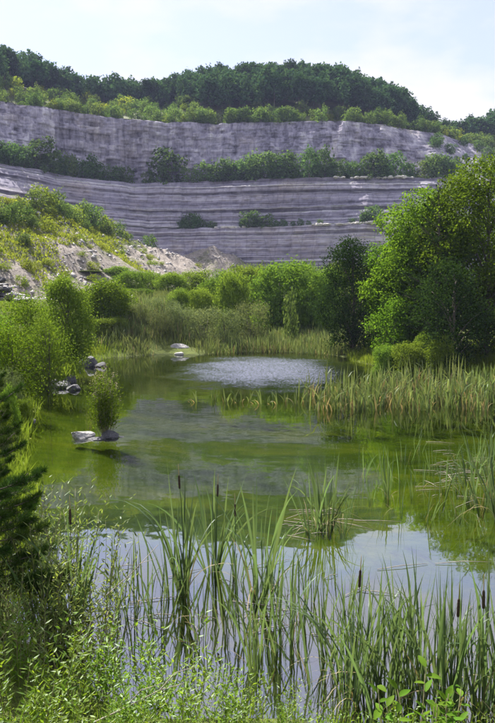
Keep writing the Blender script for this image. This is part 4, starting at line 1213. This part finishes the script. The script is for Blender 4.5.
def fx_right(r_, n):
    Y = r_.uniform(27, 48, n); px = r_.uniform(335, 530, n); return (px - 247.5) / F * Y, Y


def fx_left(r_, n):
    Y = r_.uniform(9, 54, n); px = r_.uniform(-40, 125, n); return (px - 247.5) / F * Y, Y


def fx_far(r_, n):
    Y = r_.uniform(50, 75, n); px = r_.uniform(60, 440, n); k = ~((px > 150) & (px < 204) & (Y < 53.6)); px = px[k]; Y = Y[k]; return (px - 247.5) / F * Y, Y


def fx_near(r_, n):
    return r_.uniform(-7, 7, n), r_.uniform(2.2, 8.5, n)


grass_sheet('bank_grass', 'bright green grass under the big trees on the right bank', 26000, fx_right, 0.55, 0.03, M['grass'], 901)
grass_sheet('bank_grass', 'rough grass between bushes and boulders on the left bank', 30000, fx_left, 0.5, 0.025, M['grass'], 902)
grass_sheet('meadow_grass', 'tall dry grass among the bushes behind the far reeds', 26000, fx_far, 0.8, 0.05, M['reed'], 903)
grass_sheet('bank_grass', 'fine grass under the foreground shrubs on the near bank', 7000, fx_near, 0.35, 0.009, M['grass'], 904)


def fx_tuft(r_, n):
    p = W(88, 362); return p[0] + r_.normal(size=n) * 0.75, p[1] + 0.9 + r_.normal(size=n) * 0.5


mbt = MB(); r_ = np.random.default_rng(5)
blades(mbt, (0, 0, 0), 240, 0.75, 0.03, r_, 1.1, 0.5, 0.7, 4)
for px, py, lb in [(88, 358, 'thick bright grass tuft crowning the dark boulders at the far left shore'), (60, 379, 'thick grass tuft crowning the dark boulders below the leaning tree')]:
    p = W(px, py, 0.3); tag(obj('grass_tuft', mbt.mesh('grass_tuft', M['grass']), None, (p[0], p[1] + 0.3, 0.5)), lb, 'grass')

# cattails ----------------------------------------------------------------------------
BL = []
for k in range(12):                                      # shared single blades, 1.8 m tall along +Z, leaning to +X
    r_ = np.random.default_rng(1000 + k); mb = MB()
    blade(mb, (0, 0, -0.1), 0.0, 1.85, 0.032, [0.03, 0.05, 0.08, 0.10, 0.13, 0.06, 0.16, 0.04, 0.2, 0.09, 0.07, 0.12][k], [0, 0.05, 0.1, 0.35, 0.15, 0.0, 0.55, 0.2, 0.08, 0.7, 0.02, 0.25][k], r_, 9)
    BL.append(mb.mesh('leaf', M['cattail']))
DB = []
for k in range(4):                                       # dead, straw coloured, often kinked
    r_ = np.random.default_rng(1100 + k); mb = MB()
    blade(mb, (0, 0, -0.1), 0.0, 1.3, 0.016, [0.1, 0.25, 0.4, 0.15][k], [0.2, 1.1, 0.4, 1.4][k], r_, 8)
    DB.append(mb.mesh('dead_leaf', M['straw']))
mb = MB(); tube(mb, [[0, 0, -0.2], [0.01, 0, 0.6], [0.0, 0.01, 1.25], [0, 0, 1.5]], [0.008, 0.007, 0.005, 0.004], 6); STK = mb.mesh('stalk', M['cattail'], smooth=True)
mb = MB(); zz_ = np.array([0, 0.006, 0.02, 0.10, 0.17, 0.185, 0.19]); tube(mb, np.stack([zz_ * 0, zz_ * 0, zz_], -1), [0.004, 0.011, 0.0145, 0.0155, 0.0135, 0.008, 0.003], 10); HEAD = mb.mesh('seed_head', M['seedhead'], smooth=True)
mb = MB(); tube(mb, [[0, 0, 0.0], [0, 0, 0.08], [0.004, 0, 0.16]], [0.005, 0.005, 0.002], 5); SPK = mb.mesh('spike', M['straw'], smooth=True)


def cattail(x, y, z, h, nl, heads, label, group=None, spread=0.07, dead=1, lean=1.0, wide=1.0):
    e = bpy.data.objects.new('cattail', None); C.objects.link(e)
    e.location = (float(x), float(y), float(z)); e.rotation_euler = (0, 0, r.uniform(0, 6.28))
    nl = int(nl * 1.5 + 1)
    for k in range(nl):
        a = r.uniform(0, 6.28); q = spread * math.sqrt(r.random()); s = h / 1.85 * r.uniform(0.62, 1.06)
        obj('leaf', BL[r.integers(12)], e, (math.cos(a) * q, math.sin(a) * q, 0), rot=(0, rad(r.normal() * 3 * lean + 4 * lean * q / spread), a + r.normal() * 0.5), sc=(s * wide, s * wide, s))
    for k in range(dead * 2):
        a = r.uniform(0, 6.28); s = h / 1.85 * r.uniform(0.5, 0.9)
        obj('dead_leaf', DB[r.integers(4)], e, (r.normal() * spread * 0.5, r.normal() * spread * 0.5, 0), rot=(0, rad(r.uniform(0, 14)), a), sc=s)
    for k in range(heads):
        s = h / 1.75 * r.uniform(0.85, 1.0); t_ = (rad(r.normal() * 2.5), rad(r.normal() * 2.5), 0)
        px_, py_ = r.normal() * spread * 0.4, r.normal() * spread * 0.4
        sk = obj('stalk', STK, e, (px_, py_, 0), rot=t_, sc=(1, 1, s))
        hd = obj('seed_head', HEAD, sk, (0, 0, 1.42), sc=(1, 1, 1 / s))
        obj('spike', SPK, sk, (0, 0, 1.42 + 0.185 / s), sc=(1, 1, 1 / s))
    return tag(e, label, 'cattail', group)


def ct_at(px, py, top, nl, heads, label, group=None, **kw):
    p = W(px, py, 0); h = at(px, top, p[1])[2]
    return cattail(p[0], p[1], -0.12, h + 0.12, nl, heads, label, group, **kw)


ct_at(184, 592, 452, 13, 1, 'tallest cattail of the near group, its brown head above the shrub leaves', spread=0.10)
ct_at(172, 598, 492, 7, 0, 'leaning cattail without head beside the tallest cattail', lean=2.2)
ct_at(213, 572, 458, 17, 1, 'broad fan-shaped cattail clump opening wide above open water', spread=0.07, lean=2.4)
ct_at(236, 580, 500, 6, 1, 'slim cattail between the fan-shaped clump and the tall thin one', lean=1.5)
ct_at(258, 602, 446, 9, 0, 'tall thin cattail with bent drooping tips', lean=0.9, dead=2)
ct_at(271, 590, 500, 8, 0, 'cattail clump leaning beside the tall thin cattail', lean=2.0)
ct_at(325, 528, 440, 16, 0, 'large cattail clump farther out where green water meets sky reflection', spread=0.13, lean=1.6, dead=3)
ct_at(312, 532, 455, 9, 0, 'cattail clump crossed by dead stems beside the large farther clump', spread=0.10, lean=2.0, dead=3)
ct_at(344, 530, 470, 7, 0, 'short cattail clump on the outer side of the large farther clump', lean=2.2, dead=3)
ct_at(388, 498, 432, 9, 0, 'lone cattail clump in the green water with bent tips', lean=1.6, dead=2)
ct_at(413, 497, 462, 6, 0, 'small cattail tuft in the green water beside the lone clump', lean=2, dead=1)
ct_at(372, 500, 470, 6, 0, 'small thin cattail tuft between the lone clump and the large clump', lean=2, dead=1)
GR = 'cattails along the right water edge'
for px, py, top in [(470, 500, 430), (482, 508, 415), (492, 498, 410), (460, 492, 452), (488, 470, 420), (478, 462, 425), (500, 520, 420), (445, 488, 450), (466, 468, 440)]:
    ct_at(px, py, top, int(r.integers(5, 9)), 0, 'sparse cattail with bent leaves and dead stems at the right water edge', GR, lean=2.0, dead=2)
for px, py, top in [(362, 478, 436), (378, 470, 440), (398, 482, 440), (405, 462, 428), (422, 486, 446), (432, 470, 432), (440, 502, 448), (418, 452, 424), (452, 458, 424), (400, 512, 466), (426, 520, 470), (352, 505, 462), (458, 515, 452), (338, 492, 458)]:
    ct_at(px, py, top, int(r.integers(2, 4)), 0, 'few thin bent reed leaves standing in the open green water', 'thin reeds in the open green water', lean=1.8, dead=1, spread=0.12)
GS = 'thin cattails in the near water'
for px, py, top in [(122, 612, 540), (134, 618, 520), (116, 600, 545), (290, 640, 530), (302, 622, 540), (279, 655, 520), (150, 610, 530), (226, 630, 520), (246, 640, 510), (200, 640, 560), (318, 640, 545), (160, 630, 540), (108, 640, 530), (265, 650, 545), (310, 600, 535), (290, 590, 520), (345, 610, 535), (300, 660, 560), (255, 670, 560), (315, 690, 580), (140, 600, 530)]:
    ct_at(px, py, top, int(r.integers(3, 6)), 0, 'thin upright cattail with few leaves in the near water', GS, lean=1.2, dead=1)
GD = 'dense cattail stand above the broad-leaved plant'
k_ = 0
for px, py, top in [(330, 665, 560), (342, 680, 572), (352, 672, 548), (362, 690, 560), (374, 680, 540), (385, 695, 560), (396, 678, 545), (405, 700, 556), (416, 690, 540), (428, 705, 552), (438, 690, 560), (447, 710, 548), (458, 700, 560), (468, 690, 575), (478, 712, 560), (488, 700, 540), (496, 690, 550), (380, 715, 575), (350, 705, 585), (420, 665, 560), (370, 655, 560), (402, 660, 552), (445, 665, 570), (508, 705, 545)]:
    ct_at(px, py, top, int(r.integers(6, 10)), 0, 'upright dark green cattail in the dense stand above the broad-leaved plant', GD, lean=1.4, dead=1)
for px, py, top in [(347, 690, 545), (450, 706, 580), (482, 712, 578)]:
    ct_at(px, py, top, 3, 1, 'cattail stalk with a brown seed head in the dense stand', 'headed cattails in the dense stand', lean=1.0, dead=0)
for px, py, top in [(52, 640, 512), (62, 652, 508), (70, 640, 500), (44, 650, 520)]:
    ct_at(px, py, top, 8, 0, 'dark upright cattail rising out of the left foreground shrubs', 'cattails in the left shrubs', lean=1.0, wide=1.2)
ct_at(78, 645, 488, 4, 1, 'cattail with a brown head rising out of the left foreground shrubs', lean=0.8)

# floating straw and dead stems on the water
mb = MB(); r_ = np.random.default_rng(33)
for k in range(80):
    if k < 40: px, py = r_.uniform(415, 500), r_.normal(474, 14)
    elif k < 60: px, py = r_.normal(322, 22), r_.normal(522, 9)
    else: px, py = r_.uniform(110, 480), r_.uniform(560, 660)
    p = W(px, py, 0.012); a = r_.normal() * 0.5; ln = r_.uniform(0.15, 0.9)
    d = np.array([math.cos(a), math.sin(a), 0]) * ln / 2
    tube(mb, [p - d, p + np.array([0, 0, 0.006 + r_.uniform(0, 0.02)]), p + d], [0.005, 0.006, 0.003], 4)
tag(obj('floating_straw', mb.mesh('floating_straw', M['deadwood'])), 'dead reed straw floating on the water among the cattails', 'straw', None, 'stuff')

# foreground shrubs ---------------------------------------------------------------------
NS = [leafy_shrub(1200 + k, 11, 1.15, 0.55, 0.155, 0.046, 22, M['near'], arch=0.05, stem_r=0.005) for k in range(4)]
NP = [leafy_shrub(1220 + k, 15, 1.35, 0.60, 0.115, 0.031, 30, M['nearpale'], arch=0.08, stem_r=0.006) for k in range(3)]
GF = 'leafy willow shrubs along the near bank'


def near_shrub(px, top, Y, parts, label, group, wmul=1.0):
    x = xat(px, Y); z0 = min(gz(x, Y), 1.2); z0 = max(z0, -0.15); h = at(px, top, Y)[2] - z0
    s = h / 1.2
    return shrub_thing('willow_shrub', parts[r.integers(len(parts))], (x, Y, z0), r.uniform(0, 6.28), (s * wmul, s * wmul, s), label, 'shrub', group)


for px, top, Y in [(10, 590, 6.4), (40, 610, 6.0), (70, 605, 6.3), (98, 610, 6.5), (140, 628, 6.3), (185, 635, 6.2), (232, 650, 6.2), (285, 672, 6.1),  (20, 640, 5.6), (60, 650, 5.5), (100, 650, 5.6), (140, 655, 5.5), (180, 660, 5.6), (220, 665, 5.5), (260, 675, 5.5), (300, 685, 5.5), (340, 690, 5.5), (-15, 600, 5.9), (165, 605, 6.8), (0, 660, 5.0), (80, 680, 5.0), (160, 690, 5.0), (240, 695, 5.0), (40, 690, 4.8), (120, 695, 4.8), (200, 700, 4.8), (290, 700, 4.9), (340, 705, 4.9), (380, 700, 5.2), (420, 690, 5.6), (470, 690, 5.7)]:
    nb_ = 'below the silvery shrubs' if px < 110 else ('below the fan-shaped cattail clump' if px < 240 else ('beside the dense cattail stand' if px < 345 else 'at the foot of the dense cattail stand'))
    near_shrub(px, top, Y, NS, 'narrow-leaved willow shrub %s, %s' % ('at the water' if Y > 6.05 else 'up the bank', nb_), GF)
for px, top, Y in [(35, 490, 8.6), (62, 482, 9.0), (85, 500, 8.8), (12, 480, 8.8), (50, 520, 7.8), (20, 530, 7.6), (82, 545, 7.6), (-10, 500, 8.2), (40, 560, 7.0), (0, 570, 6.9)]:
    near_shrub(px, top, Y, NP, 'pale silvery-leaved willow shrub crowding the left foreground below the pine', 'silvery shrubs at the left foreground', 0.8)

# broad-leaved plant at the bottom right
mbl = MB(); leaves(mbl, np.array([[0, 0, 0.0]]), np.array([[1.0, 0, 0.0]]), np.array([[0, 0, 1.0]]), 0.13, 0.062, 0, 0.18)
import bmesh


def oval_leaf(Ln, Wd):
    s = np.linspace(0, 1, 8); w = Wd * 0.5 * np.sin(np.pi * s ** 0.8) ** 0.8; w[0] = 0.003; w[-1] = 0.001
    mid = np.stack([s * Ln, s * 0, -0.18 * Ln * s ** 2], -1)
    V = np.stack([mid + np.stack([s * 0, w, w * 0.30], -1), mid, mid + np.stack([s * 0, -w, w * 0.30], -1)], 1).reshape(-1, 3)
    k = np.arange(7)[:, None] * 3
    return mesh('leaf', V, np.concatenate([k + np.array([[0, 1, 4, 3]]), k + np.array([[1, 2, 5, 4]])]), None, [M['broad']], True)


OV = [oval_leaf(0.105, 0.048), oval_leaf(0.085, 0.042), oval_leaf(0.12, 0.05)]
for j, (px, top, Y, nst) in enumerate([(438, 678, 4.6, 7), (405, 690, 4.5, 5), (470, 695, 4.5, 6)]):
    x = xat(px, Y); zt_ = at(px, top, Y)[2]; z0 = zt_ - 0.75
    e = bpy.data.objects.new('broad_leaved_plant', None); C.objects.link(e); e.location = (x, Y, z0)
    mb = MB()
    for q in range(nst):
        a = r.uniform(0, 6.28); d_ = r.uniform(0.02, 0.24)
        p1 = np.array([math.cos(a) * d_, math.sin(a) * d_, 0.75 * r.uniform(0.75, 1.0)]); p0 = np.array([math.cos(a) * 0.03, math.sin(a) * 0.03, -0.3])
        tube(mb, [p0, (p0 + p1) / 2 + r.normal(size=3) * 0.02, p1], [0.006, 0.005, 0.003], 5)
        for i in range(11):
            s = 0.45 + 0.55 * i / 10; b = p0 * (1 - s) + p1 * s; az = i * 2.4 + q
            obj('leaf', OV[r.integers(3)], e, b, rot=(r.normal() * 0.3, -rad(r.uniform(5, 60) * (0.4 + 0.6 * i / 10)), az), sc=r.uniform(0.65, 1.1))
    obj('stems', mb.mesh('stems', M['stem']), e)
    tag(e, ['broad-leaved plant with upright glossy oval leaves below the cattail stand', 'lower broad-leaved plant next to the willow thicket below the cattail stand', 'broad-leaved plant at the far end below the headed cattails'][j], 'plant')

# dead branches in the thicket
for pts_, lb in [([(95, 722, 5.3), (125, 708, 5.4), (160, 690, 5.6), (190, 682, 5.8)], 'long bleached dead branch lying through the foreground willow thicket'),
                 ([(95, 605, 7.6), (130, 575, 7.8), (158, 545, 8.0)], 'thin dead twig slanting over the near water out of the left shrubs')]:
    mb = MB(); P = [at(*q) for q in pts_]; tube(mb, P, np.linspace(0.007, 0.003, len(P)), 6)
    for q in P[1:-1]:
        tube(mb, [q, q + np.array([0.12, 0.05, 0.12]), q + np.array([0.3, 0.05, 0.18])], [0.005, 0.004, 0.002], 5)
    tag(obj('dead_branch', mb.mesh('dead_branch', M['deadwood'], smooth=True)), lb, 'branch')

# pine at the left edge
NB = [needle_bough('bough', 650 + k, 1.0, 26, 0.11, 0.006, 60, 0.12) for k in range(3)]
Y = 8.0; x = xat(-24, Y)
pine((x, Y, gz(x, Y) - 0.1), at(0, 300, Y)[2] - gz(x, Y) + 0.1, 0.85, 'dark long-needled pine reaching in over the left foreground shrubs', NB, 120, 66, 0.12)

# haze -------------------------------------------------------------------------------------
hv = np.array([[x_, y_, z_] for z_ in (-6, 150) for y_ in (-520, 920) for x_ in (-720, 720)], float)
hq = [[0, 2, 3, 1], [4, 5, 7, 6], [0, 1, 5, 4], [2, 6, 7, 3], [0, 4, 6, 2], [1, 3, 7, 5]]
hmat, t, out = newmat('haze')
pv = N(t, 'ShaderNodeVolumePrincipled'); pv.inputs['Color'].default_value = (0.58, 0.64, 1.0, 1); pv.inputs['Density'].default_value = 0.0002; pv.inputs['Anisotropy'].default_value = 0.0
t.links.new(pv.outputs[0], out.inputs['Volume'])
tag(obj('haze', mesh('haze', hv, hq, None, [hmat])), 'thin bluish summer haze in the air over the quarry', 'haze', None, 'stuff')
